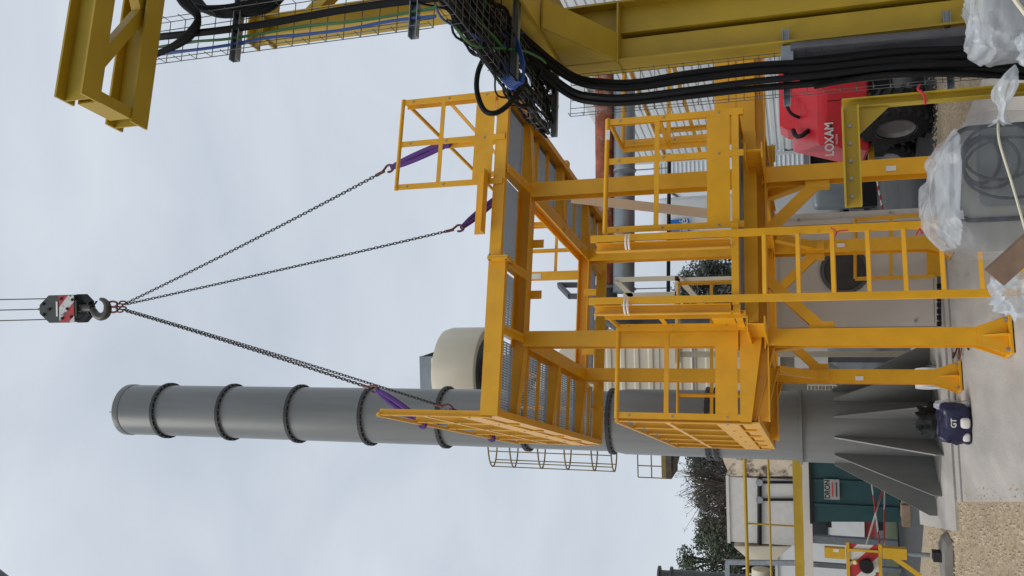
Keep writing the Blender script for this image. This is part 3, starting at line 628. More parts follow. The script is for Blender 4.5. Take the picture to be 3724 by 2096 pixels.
for i, (pp, r, lb) in enumerate(zip(paths, rad, labs)):
    pre = [at(1840 + 6 * i, 60 + 22 * i, 5.35), at(1920, 150 + 24 * i, 5.75)] if i < 4 else []
    cab(pre + [at(X, Y, dz - .02 * (i % 3)) for X, Y in (pp[1:] if i < 4 else pp)], r, 'cable', lb)
for i in range(5):
    cab([at(2860 + 12 * i, 226 + 16 * i, 6.16), at(3050, 206 + 17 * i, 6.14), at(3250, 186 + 17 * i, 6.12), at(3480, 178 + 18 * i, 6.1), at(3740, 168 + 22 * i, 6.05)], .020, 'cable', 'black cable packed in the lower part of the long tray', grp='cables packed low in the long tray')
tk_ = thing('cable_trunking', 'dark grey cable trunking between the conduit and the black cables', 'trunking', at(3700, 190, 6.2)); MB().bar(at(2862, 205, 6.22), at(3740, 118, 6.22), .13, .05, gy_).build('cover', 'duct_dark', tk_)
MB().bar(at(2840, 208, 6.15), at(2885, 204, 6.15), .13, .06, gy_).build('clamp', 'galv', tk_)
rb = MB().path(curve([at(3345, 308, 5.38), at(3338, 325, 5.36), at(3352, 335, 5.36), at(3362, 352, 5.36), at(3366, 380, 5.36)], 5), .007, 5); rb.build('ribbon', 'red_tape', smooth=True, label='red tape scrap knotted on the short olive post', cat='tape')
for lab, pp in (('red tape scrap on the ladder stile under the platform', [(3020, 828), (3040, 842), (3038, 860), (3048, 842), (3085, 838)]), ('red tape knot low on the ladder stile by the wrapped machine', [(3330, 858), (3345, 832), (3352, 850), (3362, 835), (3372, 848), (3400, 856)])):
    MB().path(curve([at(X, Y, 7.72) for X, Y in pp], 5), .006, 5).build('ribbon', 'red_tape', smooth=True, label=lab, cat='tape')
for i in range(9):
    a = .03 + .042 * i; z = 3.47 + .03 + .02 * (i % 3)
    p = [T2 + gx * (a + .02 * math.sin(i * 2 + k)) - gy_ * (.02 + .28 * k) + UZ * (z - 3.47 + .012 * math.sin(i + k * 1.7)) for k in range(9)]
    cab(p, .017 + .004 * (i % 3), 'cable' if i % 4 else 'black', 'black cable lying in the bundle of the overhead horizontal tray', grp='cables bundled in the overhead tray')
tg = thing('cable_tangle', 'dense tangle of thin dark wires spilling over the overhead tray', 'cables', T2 - gy_ * 1.1)
for i in range(46):
    b0 = R.uniform(.0, .5); b1 = R.uniform(1.2, 2.2); a = R.uniform(-.03, .44); pts = []
    for k in range(7):
        f = k / 6; pts.append(T2 - gy_ * (b0 + (b1 - b0) * f) + gx * (a + R.gauss(0, .035)) + UZ * (.02 + R.uniform(0, .10) - (.10 * R.random() if R.random() < .3 else 0)))
    MB().path(curve(pts, 5), R.uniform(.004, .011), 5).build('wire', 'green_cable' if i % 15 == 3 else ('blue_cable' if i % 13 == 5 else 'cable'), tg, True)
for i in range(5):
    MB().path(curve([T2 - gy_ * (.3 + .3 * i) + gx * .03, T2 - gy_ * (.35 + .3 * i) - gx * (.04 + .02 * (i % 2)) - UZ * .07, T2 - gy_ * (.50 + .3 * i) - gx * .03 - UZ * .08, T2 - gy_ * (.6 + .3 * i) + gx * .05], 6), .007, 5).build('wire', 'cable', tg, True)
for i in range(3):
    c0 = T2 - gy_ * (.02 + .1 * i) + gx * (.2 + .06 * i) + UZ * .02
    MB().path([c0 + gx * .12 * math.cos(t) - gy_ * .10 * math.sin(t) + UZ * .03 * math.sin(2 * t) for t in [2 * math.pi * k / 20 for k in range(21)]], .016, 7, False).build('coil', 'cable', tg, True)
cab([T1 + gx * .15 - gy_ * .02 + UZ * (k * .25 - .02) + gx * .01 * math.sin(k) for k in range(8)], .021, 'cable', 'black cable running up the upright tray')
cab([T1 + gx * .05 - gy_ * .02 + UZ * (k * .25 - .02) + gx * .008 * math.sin(k * 2) for k in range(8)], .009, 'blue_cable', 'thin blue cable running up the upright tray')
cab([T1 + gx * .09 - gy_ * .02 + UZ * (k * .25 - .02) + gx * .008 * math.cos(k * 2) for k in range(8)], .008, 'green_cable', 'thin dark green cable running up the upright tray')
for i in range(3):
    cab([at(590 - 25 * i, 190 + 10 * i, 4.0), at(660 + 10 * i, 145, 4.0), at(720, 70, 4.0), at(690 - 15 * i, 10, 4.05), at(620, -60, 4.1)], .018, 'cable', 'black cable looping round the top of the upright tray', grp='cables looped at the tray top')
for i in range(5):
    cab([at(640 + 14 * i, -40, 4.2), at(700 + 16 * i, 20 + 6 * i, 4.1), at(790 + 18 * i, 30 + 6 * i, 4.05), at(900 + 20 * i, 12 + 5 * i, 4.05), at(1050, -40, 4.1)], .018, 'cable', 'black cable drooping in the bundle at the top edge', grp='cables drooping at the top edge')
cab([at(1765, 200, 5.0), at(1738, 265, 5.0), at(1735, 335, 5.0), at(1760, 400, 5.0), at(1800, 412, 5.0), at(1845, 385, 5.1), at(1885, 335, 5.3), at(1910, 300, 5.5)], .017, 'cable', 'big open loop of black cable hanging below the overhead tray')
cab([at(1845, 330, 5.4), at(1862, 362, 5.4), at(1895, 385, 5.5), at(1930, 380, 5.7)], .014, 'cable', 'small black cable loop under the overhead tray end')
cab([at(1690, 150, 4.9), at(1712, 190, 4.9), at(1745, 205, 4.9), at(1785, 195, 5.0)], .008, 'cable', 'thin black cable end drooping under the overhead tray')
bc = thing('blue_cable_coil', 'bright blue cable coil tied under the overhead tray', 'cable', at(1860, 250, 5.25))
for k in range(7):
    o = 6 * k
    MB().path(curve([at(1850 - o * .6, 120, 5.3), at(1812 + o * .7, 190 + o, 5.25), at(1822 + o, 270, 5.2), at(1856 + o * .4, 322 - o, 5.2), at(1892 + o * .3, 300, 5.2), at(1905 - o * .2, 230, 5.25), at(1880, 140 + o, 5.3)], 7), .008, 6).build('strand', 'blue_cable', bc, True)
cab([at(1655, 100, 4.3), at(1700, 150, 4.5), at(1735, 170, 4.7), at(1790, 175, 5.0), at(1900, 185, 5.4), at(1960, 210, 5.6), at(1985, 230, 5.7)], .008, 'green_cable', 'bright green earth wire along the overhead tray')

# ================================================================== WRAPPED MACHINE, TIMBER, BAGS (right foreground bottom)
WM = Vector((.50, 5.3, 0)); wm = thing('wrapped_machine', 'grey machine casing wrapped in clear plastic film with a white strap', 'machine', WM)
MB().sup((.475, 5.60, .46), (.66, .74, .92), .16, 40, 28).build('casing', 'beige_box', wm, True)
def rrect(c, w_, h_, r, y, n=6):
    o = []
    for cx_, cz_, a0 in ((1, 1, 0), (-1, 1, 90), (-1, -1, 180), (1, -1, 270)):
        for k in range(n + 1):
            t = math.radians(a0 + 90 * k / n); o.append(Vector((c[0] + cx_ * (w_ / 2 - r) + r * math.cos(t), y, c[1] + cz_ * (h_ / 2 - r) + r * math.sin(t))))
    return o
pr = rrect((.55, .53), .50, .80, .1, 5.225); MB().path(pr + [pr[0]], .013, 8, False).build('gasket', 'gasket', wm, True)
MB().prism(rrect((.58, .44), .42, .72, .05, 5.222), (0, -.008, 0)).build('inspection_door', 'door_grey', wm)
for k in range(4):
    c = (.62 + .018 * k * (-1) ** k, .79 - .045 * k); MB().path([Vector((c[0] + (.125 + .012 * k) * math.cos(t), 5.20 - .012 * k, c[1] + (.09 + .045 * k) * math.sin(t))) for t in [2 * math.pi * i / 28 for i in range(29)]], .0085, 7, False).build('hose', 'gasket', wm, True)
bg_ = MB().sup((.485, 5.57, .445), (.78, .92, 1.05), .28, 90, 64, -.05, 5.0, 3.1)
for i, p in enumerate(bg_.v):
    if p.z > .80: k = min(1, (p.z - .80) / .2); p.x += (.46 - p.x) * .28 * k; p.z += .05 * k * max(0, 1 - abs(p.x - .46) / .3)
bo = bg_.build('plastic_bag', ['film', 'film_white'], wm, True)
for po in bo.data.polygons:
    if po.center.z > .90: po.material_index = 1
MB().path(curve([(.84, 5.16, .71), (.70, 5.10, .72), (.48, 5.09, .67), (.27, 5.10, .62), (.14, 5.15, .58), (.10, 5.3, .55)], 6), .007, 6).build('strap', 'strap', wm, True)
tl = MB(); tc_ = curve([(.80, 5.14, .70), (.86, 5.06, .71), (.93, 5.02, .71), (1.0, 5.0, .69), (1.07, 5.0, .66)], 4); tr_ = [.06, .03, .018, .015, .018, .026, .036, .044, .052, .056, .058, .054, .046, .036, .024, .012, .003]
for i, c in enumerate(tc_):
    for k in range(20):
        t = 2 * math.pi * k / 20; r = tr_[i] * (.55 + .6 * abs(math.cos(2.5 * t + i * .25 + .5 * math.sin(i))))
        tl.v.append(c + Vector((0.25 * r * math.sin(3 * t), .55 * r * math.cos(t), r * math.sin(t))))
for i in range(len(tc_) - 1):
    for k in range(20): tl.f.append([i * 20 + k, i * 20 + (k + 1) % 20, (i + 1) * 20 + (k + 1) % 20, (i + 1) * 20 + k])
tl.build('film_tail', 'film_white', wm)
WB = Vector((1.28, 5.0, 0)); wb = thing('wrapped_motor', 'white film wrapped equipment with a cream strap at the corner of the column', 'machine', WB)
MB().sup((1.36, 5.05, .36), (.42, .5, .80), .3, 28, 20).build('casing', 'duct_dark', wb, True)
MB().sup((1.36, 5.02, .66), (.48, .5, .38), .42, 70, 46, -.06, 7, 9.3).build('plastic_bag', 'film_white', wb, True)
MB().path(curve([(1.50, 4.76, .76), (1.36, 4.75, .72), (1.24, 4.76, .65), (1.15, 4.78, .60)], 6), .012, 6).build('strap', 'strap', wb, True)
MB().sup((1.10, 4.80, .61), (.15, .12, .14), .8, 40, 26, -.06, 13, 2).build('film_tail', 'film_white', wb, True)
MB().bar(at(3615, 1010, 4.5), at(3615, 1010, 4.5) + Vector((.86, -.12, -.86)), .10, .09, (0, 1, 0)).build('timber_beam', 'wood_dark', label='weathered brown timber leaning at the bottom corner of the view', cat='timber')
ws = MB().sup(at(3700, 1075, 5.0), (.20, .3, .18), .7, 60, 40, -.09, 9, 5); ws.build('plastic_sheet', 'film_white', smooth=True, label='crumpled white plastic sheet by the foot of the ladder', cat='plastic')

# ================================================================== STUFF AT THE STACK FOOT
bag = thing('printed_bag', 'dark blue printed sack with white labels on the concrete', 'sack', (-1.62, 10.55, 0))
MB().sup((-1.62, 10.6, .155), (.44, .30, .33), .38, 40, 26, .045, 11, 2).build('sack', 'navy', bag, True)
MB().sup((-1.60, 10.47, .07), (.12, .12, .10), .6, 18, 12).build('label_patch', 'paper', bag, True)
MB().sup((-1.76, 10.50, .06), (.10, .10, .08), .6, 18, 12).build('label_patch', 'paper', bag, True)
text('lettering', 'GT', .075, Vector((-1.60, 10.428, .185)), facing(), 'paper', bag, 1, .002, .002)
MB().box(-1.84, -1.80, 10.55, 10.62, .10, .13).build('tag', 'red_tape', bag)
jk = MB().sup(onz(3500, 1545, 0) + Vector((0, .32, .20)), (.32, .30, .44), .8, 50, 34, -.16, 7, 4); jk.build('work_jacket', 'cloth_black', smooth=True, label='black jacket heaped against the stack gussets', cat='jacket')
pc = onz(3500, 1525, 0); bxs = thing('cardboard_box', 'flat red and white box behind the blue sack', 'box', pc)
MB().box(pc.x - .17, pc.x + .17, pc.y, pc.y + .22, 0, .10).build('body', 'red_tape', bxs); MB().box(pc.x - .173, pc.x + .173, pc.y - .003, pc.y + .223, .04, .058).build('band', 'paper', bxs)
MB().sup(onz(3528, 1478, 0) + Vector((0, 0, .16)), (.12, .10, .34), .7, 44, 30, -.07, 11, 8).build('plastic_wrap', 'film_white', smooth=True, label='crumpled clear plastic wrap standing beside the red box', cat='plastic')
rl = thing('paper_roll', 'white plastic canister lying behind the left legs', 'canister', F(.14, 4.0, .02)); MB(F).tube((.03, 3.95, .19), (.28, 3.95, .19), .15, 18).build('body', 'white_clean', rl, True); MB(F).tube((.275, 3.95, .19), (.31, 3.95, .19), .05, 12).build('cap', 'black', rl, True)
MB().path(curve([F(.2, 1.9, .02), F(.32, 2.2, .02), F(.18, 2.4, .04), F(.35, 2.5, .02), F(.24, 2.75, .05), F(.33, 2.9, .02)], 6), .010, 6).build('orange_cord', 'chain_red', smooth=True, label='reddish orange cord tangled on the concrete between the left legs', cat='cord')

# ================================================================== PANELLED ENCLOSURE WITH ROUND OUTLET
en = thing('enclosure', 'beige panelled plant enclosure with a round dark outlet behind the ladder', 'enclosure', (.1, 12.9, .02))
MB().box(-.66, .80, 12.3, 14.2, .06, 2.02).build('body', 'panel', en)
MB().box(.80, .90, 12.34, 14.2, .06, 2.00).build('side_panel', 'white_paint', en)
MB().box(-.68, .92, 12.28, 14.2, 2.02, 2.06).build('roof', 'panel', en)
MB().box(-.62, .76, 12.32, 14.1, .02, .06).build('skirt', 'concrete_dark', en)
for x in (-.645, .735): MB().box(x - .003, x + .003, 12.295, 12.305, .08, 2.0).build('panel_joint', 'concrete_dark', en)
MB().box(-.60, .70, 12.296, 12.303, .10, .106).build('panel_joint', 'concrete_dark', en)
oc = at(3072, 985, 12.28)
MB().lathe(oc, [(.26, 0), (.31, 0), (.31, -.02), (.26, -.02)], 36, (0, 1, 0), True).build('outlet_rim', 'duct_dark', en, True)
MB().lathe(oc, [(.262, -.01), (.255, .006), (.0, .006)], 36, (0, 1, 0)).build('outlet_mesh', 'porthole', en, True)
for p in ((2905, 800), (3330, 1168), (2840, 855), (3120, 1200), (3335, 812)): q = at(*p, 12.29); MB().disc(q, .02, (0, 1, 0), .02, 10).build('latch', 'galv', en)
for k in range(14):
    q = at(3415, 850 + 23 * k if k < 7 else 880 + 23 * k, 12.29); MB().box(q.x - .03, q.x + .03, 12.29, 12.302, q.z - .025, q.z + .025).build('vent_slot', 'black', en)
# loose guard rail frame standing against the enclosure
fr = thing('loose_guard_rail', 'small yellow guard rail frame leaning on the beige enclosure', 'guard rail', (.25, 12.1, .02))
c1, c2, c3, c4 = at(3110, 1015, 12.15), at(3110, 800, 12.15), at(3400, 1005, 12.02), at(3380, 780, 12.02)
MB().tube(c1, c2, .022, 10).build('top_rail', 'yellow', fr, True); MB().bar(c1, c3, .05, .02, (0, 1, 0)).build('post', 'yellow', fr); MB().bar(c2, c4, .05, .02, (0, 1, 0)).build('post', 'yellow', fr)
MB().bar(at(3240, 1005, 12.1), at(3240, 795, 12.1), .01, .04).build('mid_rail', 'yellow', fr); MB().prism([at(3370, 1008, 12.03), at(3370, 785, 12.03), at(3428, 780, 12.03), at(3428, 1005, 12.03)], (0, .012, 0)).build('toe_board', 'yellow', fr)

hbk = thing('hollow_blocks', 'small stack of cream hollow blocks between the stack and the left leg', 'blocks', (-1.75, 16.5, -.02)); hbm = None
for r_ in range(4):
    for c_ in range(2):
        p = at(2950 + 26 * r_, 1411 + 17 * c_, 16.5); b_ = MB()
        for o in ((-.045, -.058), (.045, .058)): b_.box(p.x + o[0] - .006, p.x + o[0] + .006, p.y, p.y + .2, p.z - .064, p.z + .064)
        for o in (-.058, 0, .058): b_.box(p.x - .039, p.x + .039, p.y + .001, p.y + .199, p.z + o - .006, p.z + o + .006)
        b_.build('block', 'cream', hbk)
p = at(3060, 1420, 16.5); MB().box(p.x - .2, p.x + .2, 16.45, 16.8, -.02, p.z).build('plinth', 'pallet', hbk)
gp_ = thing('grey_sheet', 'pale grey sheet panel standing between the two left legs', 'panel', (-1.3, 15.6, -.02)); p, q = at(2890, 1340, 15.6), at(3010, 1262, 15.6); MB().box(p.x, q.x, 15.6, 15.64, q.z, p.z).build('sheet', 'white_paint', gp_); MB().box(p.x + .1, q.x - .1, 15.62, 15.7, -.02, q.z).build('stand', 'duct_dark', gp_)
# ================================================================== RED RENTAL MACHINE
rm = thing('red_machine', 'red rental lift machine with chunky tyres parked behind the yellow legs', 'machine', (2.3, 14, -.02))
b = MB()
prof = [(13.25, .74), (13.25, 1.34), (13.32, 1.44), (13.95, 1.76), (15.3, 1.80), (15.3, .72)]
xl, xr = 1.80, 3.5; n = len(prof)
left = [Vector((xl + .02 + (.34 if z > 1.5 else (.16 if z > 1.38 else (.10 if z > 1.2 else 0))), y, z)) for y, z in prof]; rightp = [Vector((xr, y, z)) for y, z in prof]
b.add(left + rightp, [list(range(n))[::-1], list(range(n, 2 * n))] + [[i, (i + 1) % n, n + (i + 1) % n, n + i] for i in range(n)])
ho = b.build('hood', 'red_body', rm)
mo = ho.modifiers.new('bevel', 'BEVEL'); mo.width = .05; mo.segments = 3
MB().prism([(1.84, 13.23, .78), (2.75, 13.23, .78), (2.75, 13.23, 1.28), (2.02, 13.23, 1.34), (1.86, 13.23, 1.12)], (0, .03, 0)).build('side_cover', 'red_body', rm)
MB().prism([(2.30, 13.9, 1.70), (3.4, 13.9, 1.70), (3.4, 14.1, 1.98), (2.42, 14.1, 1.98), (2.32, 14.0, 1.86)], (0, .9, 0)).build('engine_cover', 'red_body', rm)
MB().path(curve([(2.22, 13.55, 1.56), (2.14, 13.50, 1.66), (2.16, 13.62, 1.74), (2.28, 13.8, 1.78)], 5), .035, 8).build('grab_handle', 'black', rm, True)
MB().path(curve([(2.45, 13.75, 1.68), (2.52, 13.72, 1.80), (2.66, 13.8, 1.86), (2.8, 13.9, 1.84)], 5), .025, 8).build('hose', 'black', rm, True)
text('lettering', 'LOXAM', .165, at(3017, 507, 13.212), facing(), 'white_clean', rm, .85, .003, .004)
text('small_lettering', 'location', .05, at(3042, 507, 13.212), facing(), 'white_clean', rm, .9, .002)
MB().box(1.95, 3.4, 13.4, 15.2, .42, .72).build('chassis', 'black', rm)
for x in (2.56, 2.9): MB().box(x, x + .008, 13.222, 13.235, .80, 1.30).build('panel_seam', 'black', rm)
MB().box(2.0, 2.07, 13.205, 13.232, .84, .90).build('latch', 'black', rm)
MB().box(1.75, 3.2, 13.7, 13.8, .66, .74).build('yellow_edge', 'barrier_yellow', rm)
def wheel(c, r, wd, ang, t, lab=None):
    ax = Vector((math.cos(ang), math.sin(ang), 0)); c = Vector(c)
    w_ = MB().lathe(c, [(r * .55, -wd / 2), (r * .86, -wd / 2), (r * .95, -wd * .42), (r * .95, wd * .42), (r * .86, wd / 2), (r * .55, wd / 2)], 36, ax, True).build('wheel', 'tyre', t, True)
    q = ax.orthogonal().normalized(); s = ax.cross(q); tr = MB(); nl = 20
    for i in range(nl):
        for sg in (-1, 1):
            t0 = 2 * math.pi * (i + (.5 if sg > 0 else 0)) / nl; d0 = q * math.cos(t0) + s * math.sin(t0); t1 = t0 + .22; d1 = q * math.cos(t1) + s * math.sin(t1)
            tr.bar(c + d0 * r * .965 + ax * sg * wd * .02, c + d1 * r * .955 + ax * sg * wd * .49, .05, .075, d0)
    tr.build('tread_lugs', 'tyre', w_, kind='stuff')
    for sg in (-1, 1): MB().lathe(c, [(0, sg * wd * .18), (r * .2, sg * wd * .2), (r * .5, sg * wd * .3), (r * .57, sg * wd * .5), (r * .60, sg * wd * .5)], 28, ax).build('rim', 'rim', w_, True)
wheel((2.22, 12.98, .44), .46, .42, math.radians(20), rm); wheel((2.05, 15.0, .42), .44, .40, math.radians(20), rm); wheel((3.3, 13.5, .42), .44, .40, math.radians(20), rm)
MB().tube((2.1, 14.9, .42), (3.3, 14.4, .42), .10, 10).build('axle', 'black', rm)

# ================================================================== BACKGROUND RIGHT
def clad_wall(t, p0, p1, z0, z1, pitch, depth, m, nm='wall_cladding'):
    """wall with horizontal trapezoid ribs"""
    p0, p1 = Vector(p0), Vector(p1); d = (p1 - p0).normalized(); nr = Vector((d.y, -d.x, 0)); pr = []; z = z0
    while z < z1: pr += [(0, z), (0, z + pitch * .55), (depth, z + pitch * .65), (depth, z + pitch * .9)]; z += pitch
    pr = [(o, min(zz, z1)) for o, zz in pr] + [(0, z1)]
    b = MB(); vs = []
    for P in (p0, p1): vs += [P + nr * o + UZ * zz for o, zz in pr]
    k = len(pr); b.add(vs, [[i, i + 1, k + i + 1, k + i] for i in range(k - 1)])
    return b.build(nm, m, t)
sh = thing('white_shed', 'large white ribbed metal shed behind the red machine', 'shed', F(7, 4, 0))
clad_wall(sh, F(7, -6, 0), F(7, 12.7, 0), 0, 6.05, .17, .035, 'cladding'); 
MB(F).box(7.02, 16, -6, 12.7, 0, 6.0).build('end_wall', 'cladding', sh)
MB(F).box(6.93, 7.03, -6, 12.75, 6.0, 6.2).build('eave_trim', 'cladding', sh)
MB(F).box(6.95, 16, -6, 12.72, 6.2, 6.26).build('roof', 'cladding', sh)
MB(F).box(6.9, 6.965, 12.68, 12.76, 0, 6.0).build('corner_trim', 'cladding', sh)
sh2 = thing('far_white_building', 'low white building with fine ribs beyond the shed', 'building', (6, 34, 0))
clad_wall(sh2, (4.0, 34, 0), (13, 34, 0), 0, 7.0, .16, .03, 'cladding'); MB().box(4.0, 13, 34.02, 44, 0, 6.95).build('body', 'cladding', sh2)
MB().box(3.9, 13.1, 33.9, 44, 7.0, 7.12).build('roof', 'cladding', sh2)
for x in (4.8, 6.8, 8.6): MB().box(x, x + 1.2, 33.93, 33.97, 1.0, 2.2).build('window', 'glass_dark', sh2)
# steel bench and hanging board under the lower platform
bn = thing('steel_bench', 'grey steel bench against the white shed', 'bench', (2.9, 17, -.02)); q0, q1 = at(2975, 592, 17.2), at(2800, 612, 17.2)
MB().box(1.9, 5.0, 17, 17.9, 1.52, 1.62).build('top', 'galv', bn); MB().box(2.0, 4.9, 17.1, 17.8, 1.0, 1.5).build('shelf_box', 'black', bn)
for x in (2.0, 4.8): MB().box(x, x + .08, 17.05, 17.15, -.02, 1.0).build('leg', 'galv', bn)
sg = thing('warning_sign', 'small yellow notice hanging beside the lower platform', 'sign', at(2820, 560, 12)); 
MB().prism([at(2790, 592, 12), at(2790, 530, 12), at(2820, 527, 12), at(2820, 590, 12)], (0, .01, 0)).build('board', 'sign_yellow', sg)
for k in range(3): MB().box(at(2800 + 7 * k, 585, 12).x, at(2800 + 7 * k, 537, 12).x, 11.994, 11.998, at(2799 + 7 * k, 560, 12).z - .005, at(2799 + 7 * k, 560, 12).z + .005).build('text_line', 'ink', sg)
MB().tube(at(2790, 560, 12.01), at(2760, 562, 12.01), .004, 5).build('hanger', 'galv', sg)
ac = thing('cabinet', 'white electrical cabinet beyond the road', 'cabinet', (2.6, 26, -.02)); a0, a1 = at(2900, 770, 26), at(3130, 640, 26)
MB().box(a0.x, a1.x - .4, 26, 27, -.02, 1.85).build('body', 'cream', ac); MB().box(a0.x + .25, a0.x + .62, 25.97, 25.99, 1.0, 1.35).build('display', 'duct_grey', ac); MB().box(a0.x + .9, a0.x + 1.05, 25.97, 25.99, .9, 1.2).build('switch_panel', 'black', ac)
ib = thing('grey_tote', 'blue grey plastic tote in front of the white cabinet', 'tote', (2.6, 22, -.02)); t0, t1 = at(3115, 752, 22), at(2955, 665, 22)
MB().sup(((t0.x + t1.x) / 2, 22.4, (t0.z + t1.z) / 2), (abs(t1.x - t0.x), .8, abs(t1.z - t0.z)), .25, 28, 16).build('body', 'duct_grey', ib, True); MB().box(t0.x, t1.x, 22.05, 22.8, -.02, t0.z + .02).build('base', 'black', ib)
tp = MB(); tp.path([at(3190, 660, 20), at(3215, 790, 19)], .02, 5); tp.build('barrier_tape', 'stripe_tape', label='red and white tape stretched over the road beyond the legs', cat='tape')
# lorry with blue panel
lo = thing('lorry', 'white lorry box body with blue lettered panel behind the frame', 'lorry', (3.0, 24, -.02)); l0, l1 = at(2570, 900, 24), at(2370, 790, 24)
lx = at(2400, 715, 24).x; MB().sup(((l0.x + lx) / 2, 27, 3.1), (lx - l0.x, 6, 5.1), .14, 36, 20).build('box_body', 'white_clean', lo, True)
bp0, bp1 = at(2507, 872, 23.95), at(2437, 800, 23.95); MB().box(bp0.x, bp1.x, 23.93, 23.96, bp0.z, bp1.z).build('blue_panel', 'sign_blue', lo)
text('lettering', 'inité', .34, Vector(((bp0.x + bp1.x) / 2, 23.92, (bp0.z + bp1.z) / 2 - .12)), facing(), 'white_clean', lo, 1, .004)
MB().box(l0.x + .1, lx - .1, 24.2, 29, .5, 1.0).build('chassis', 'black', lo)
for y in (25, 28.6): MB().disc((lx - .2, y, .48), .5, (1, 0, 0), .3, 20).build('wheel', 'tyre', lo, True)

# ducts
du = thing('rusty_duct', 'rusty red horizontal duct behind the yellow frame', 'duct', at(2194, 600, 16)); r0, r1 = at(2196, 100, 16.6), at(2204, 1040, 16); rd = .185
MB().tube(r0, r1, rd, 28).build('pipe', 'rust_duct', du, True)
for f_ in (.30, .62): p = r0.lerp(r1, f_); MB().disc(p, rd + .035, r1 - r0, .05, 28).build('flange', 'duct_dark', du, True)
for f_ in (.03,): p = r0.lerp(r1, f_); MB().box(p.x - .06, p.x + .06, p.y - .06, p.y + .06, 0, p.z - rd).build('support_post', 'duct_dark', du)
gd = thing('grey_duct', 'galvanised grey horizontal duct below the rusty duct', 'duct', at(2272, 700, 15.8)); g0, g1 = at(2272, 330, 16.4), at(2268, 1065, 15.8)
MB().tube(g0, g1, .20, 28).build('pipe', 'duct_grey', gd, True)
for Y in (622, 838, 1052):
    p = at(2272, Y, 15.9); MB().disc(Vector((p.x, p.y, p.z)), .21, g1 - g0, .035, 24).build('clamp', 'galv', gd, True)
    q = at(2436, Y, 15.9); MB().tube(p, (p.x, p.y, q.z), .012, 6).build('hanger_rod', 'galv', gd)
hp0, hp1 = at(2434, 560, 15.9), at(2430, 1100, 15.9); MB().tube(hp0, hp1, .035, 8).build('hung_pipe', 'black', gd, True)
el = thing('duct_elbow', 'big dark grey duct elbow between the ducts and the filter house', 'duct', at(2220, 1150, 16)); 
MB().path(curve([at(2200, 1040, 16), at(2200, 1085, 16), at(2215, 1130, 16.1), at(2265, 1165, 16.3), at(2330, 1170, 16.5), at(2420, 1172, 16.6)], 6), .24, 24).build('bend', 'duct_dark', el, True)
MB().disc(at(2200, 1042, 16), .26, (1, 0, 0), .05, 24).build('flange', 'duct_grey', el, True); MB().tube(at(2420, 1172, 16.6), at(2620, 1175, 16.6), .24, 24).build('drop_pipe', 'duct_dark', el, True)
MB().tube(at(2620, 1175, 16.6), Vector((at(2620, 1175, 16.6).x, 16.6, 0)), .12, 16).build('support_pipe', 'duct_dark', el, True)
# square frame bracket high up
sf = thing('open_steel_box', 'dark grey square frame sticking out above the ducts', 'frame', at(2090, 1050, 15)); k0, k1, k2, k3 = at(2032, 1037, 15), at(2110, 1037, 15), at(2110, 1078, 14.6), at(2072, 1078, 14.6)
for p, q in ((k0, k1), (k0, k3), (k3, k2)): MB().bar(p, q, .10, .06).build('bar', 'duct_dark', sf)
MB().bar(k1, at(2150, 1040, 15.9), .1, .1).build('arm', 'duct_dark', sf)
# cream pipe frame
cf = thing('cream_pipe_frame', 'cream painted tube frame with a diagonal behind the upper ladder posts', 'frame', (at(2480, 1100, 14.8).x, 14.8, 0)); y_ = 14.8
for p, q, nm in (((2238, 1018), (2470, 1012), 'post'), ((2268, 1075), (2460, 1070), 'post'), ((2465, 1005), (2465, 1320), 'crossbar'), ((2240, 1020), (2300, 1080), 'cap_bar'), ((2470, 1015), (2600, 1160), 'diagonal')):
    MB().bar(at(*p, y_), at(*q, y_), .085, .085, (0, 1, 0)).build(nm, 'cream', cf)
for Y in (1020, 1290): p = at(2468, Y, y_); MB().bar((p.x, p.y + .05, p.z), (p.x, p.y + .05, 0), .09, .09, (0, 1, 0)).build('leg', 'cream', cf)

# filter house, fan drum
fh = thing('filter_house', 'pale ribbed filter house with pitched roof behind the chimney stack', 'filter house', (-3.2, 20.5, 0)); x0, x1 = -3.42, -1.15
clad_wall(fh, (x0, 19.6, 0), (x1, 19.6, 0), 2.2, 6.6, .32, .03, 'cream'); MB().box(x0, x1, 19.62, 22.5, 2.2, 6.55).build('body', 'cream', fh)
MB().prism([(x0, 19.55, 6.6), (x1 + .3, 19.55, 6.6), (x1 - 1.4, 19.55, 8.0), (x0, 19.55, 8.0)], (0, 3, 0)).build('roof', 'cream', fh)
for x in (x0 + .1, x1 - .2):
    for y in (19.7, 22.3): MB().box(x, x + .15, y, y + .15, 0, 2.2).build('support_leg', 'duct_dark', fh)
MB().prism([(x0 + .2, 19.8, 2.2), (x1 - .2, 19.8, 2.2), (x1 - 1.0, 20.5, .9), (x0 + 1.0, 20.5, .9)], (0, 2, 0)).build('hopper', 'cream', fh)
for X in (2400, 2520): q = at(X, 1350, 19.55); MB().box(x0 + .1, x1 - .1, 19.545, 19.565, q.z - .012, q.z + .012).build('joint', 'duct_grey', fh)
fd = thing('fan_drum', 'cream fan drum with dark underside on top of the filter house', 'fan', (-2.15, 20.2, 8.0)); dc = Vector((-2.12, 20.4, 0))
MB().lathe(dc, [(.9, 9.25), (1.13, 9.22), (1.15, 9.26), (1.15, 10.15), (1.10, 10.32), (.9, 10.42), (0, 10.45)], 48).build('drum', 'cream', fd, True)
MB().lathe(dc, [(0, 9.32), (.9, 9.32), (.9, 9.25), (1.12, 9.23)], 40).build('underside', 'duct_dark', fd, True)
MB().lathe(dc, [(.45, 8.0), (.45, 9.3)], 28).build('neck', 'duct_dark', fd, True)
MB().box(dc.x - .6, dc.x + .45, 20.0, 21, 10.40, 10.95).build('motor_housing', 'duct_grey', fd)
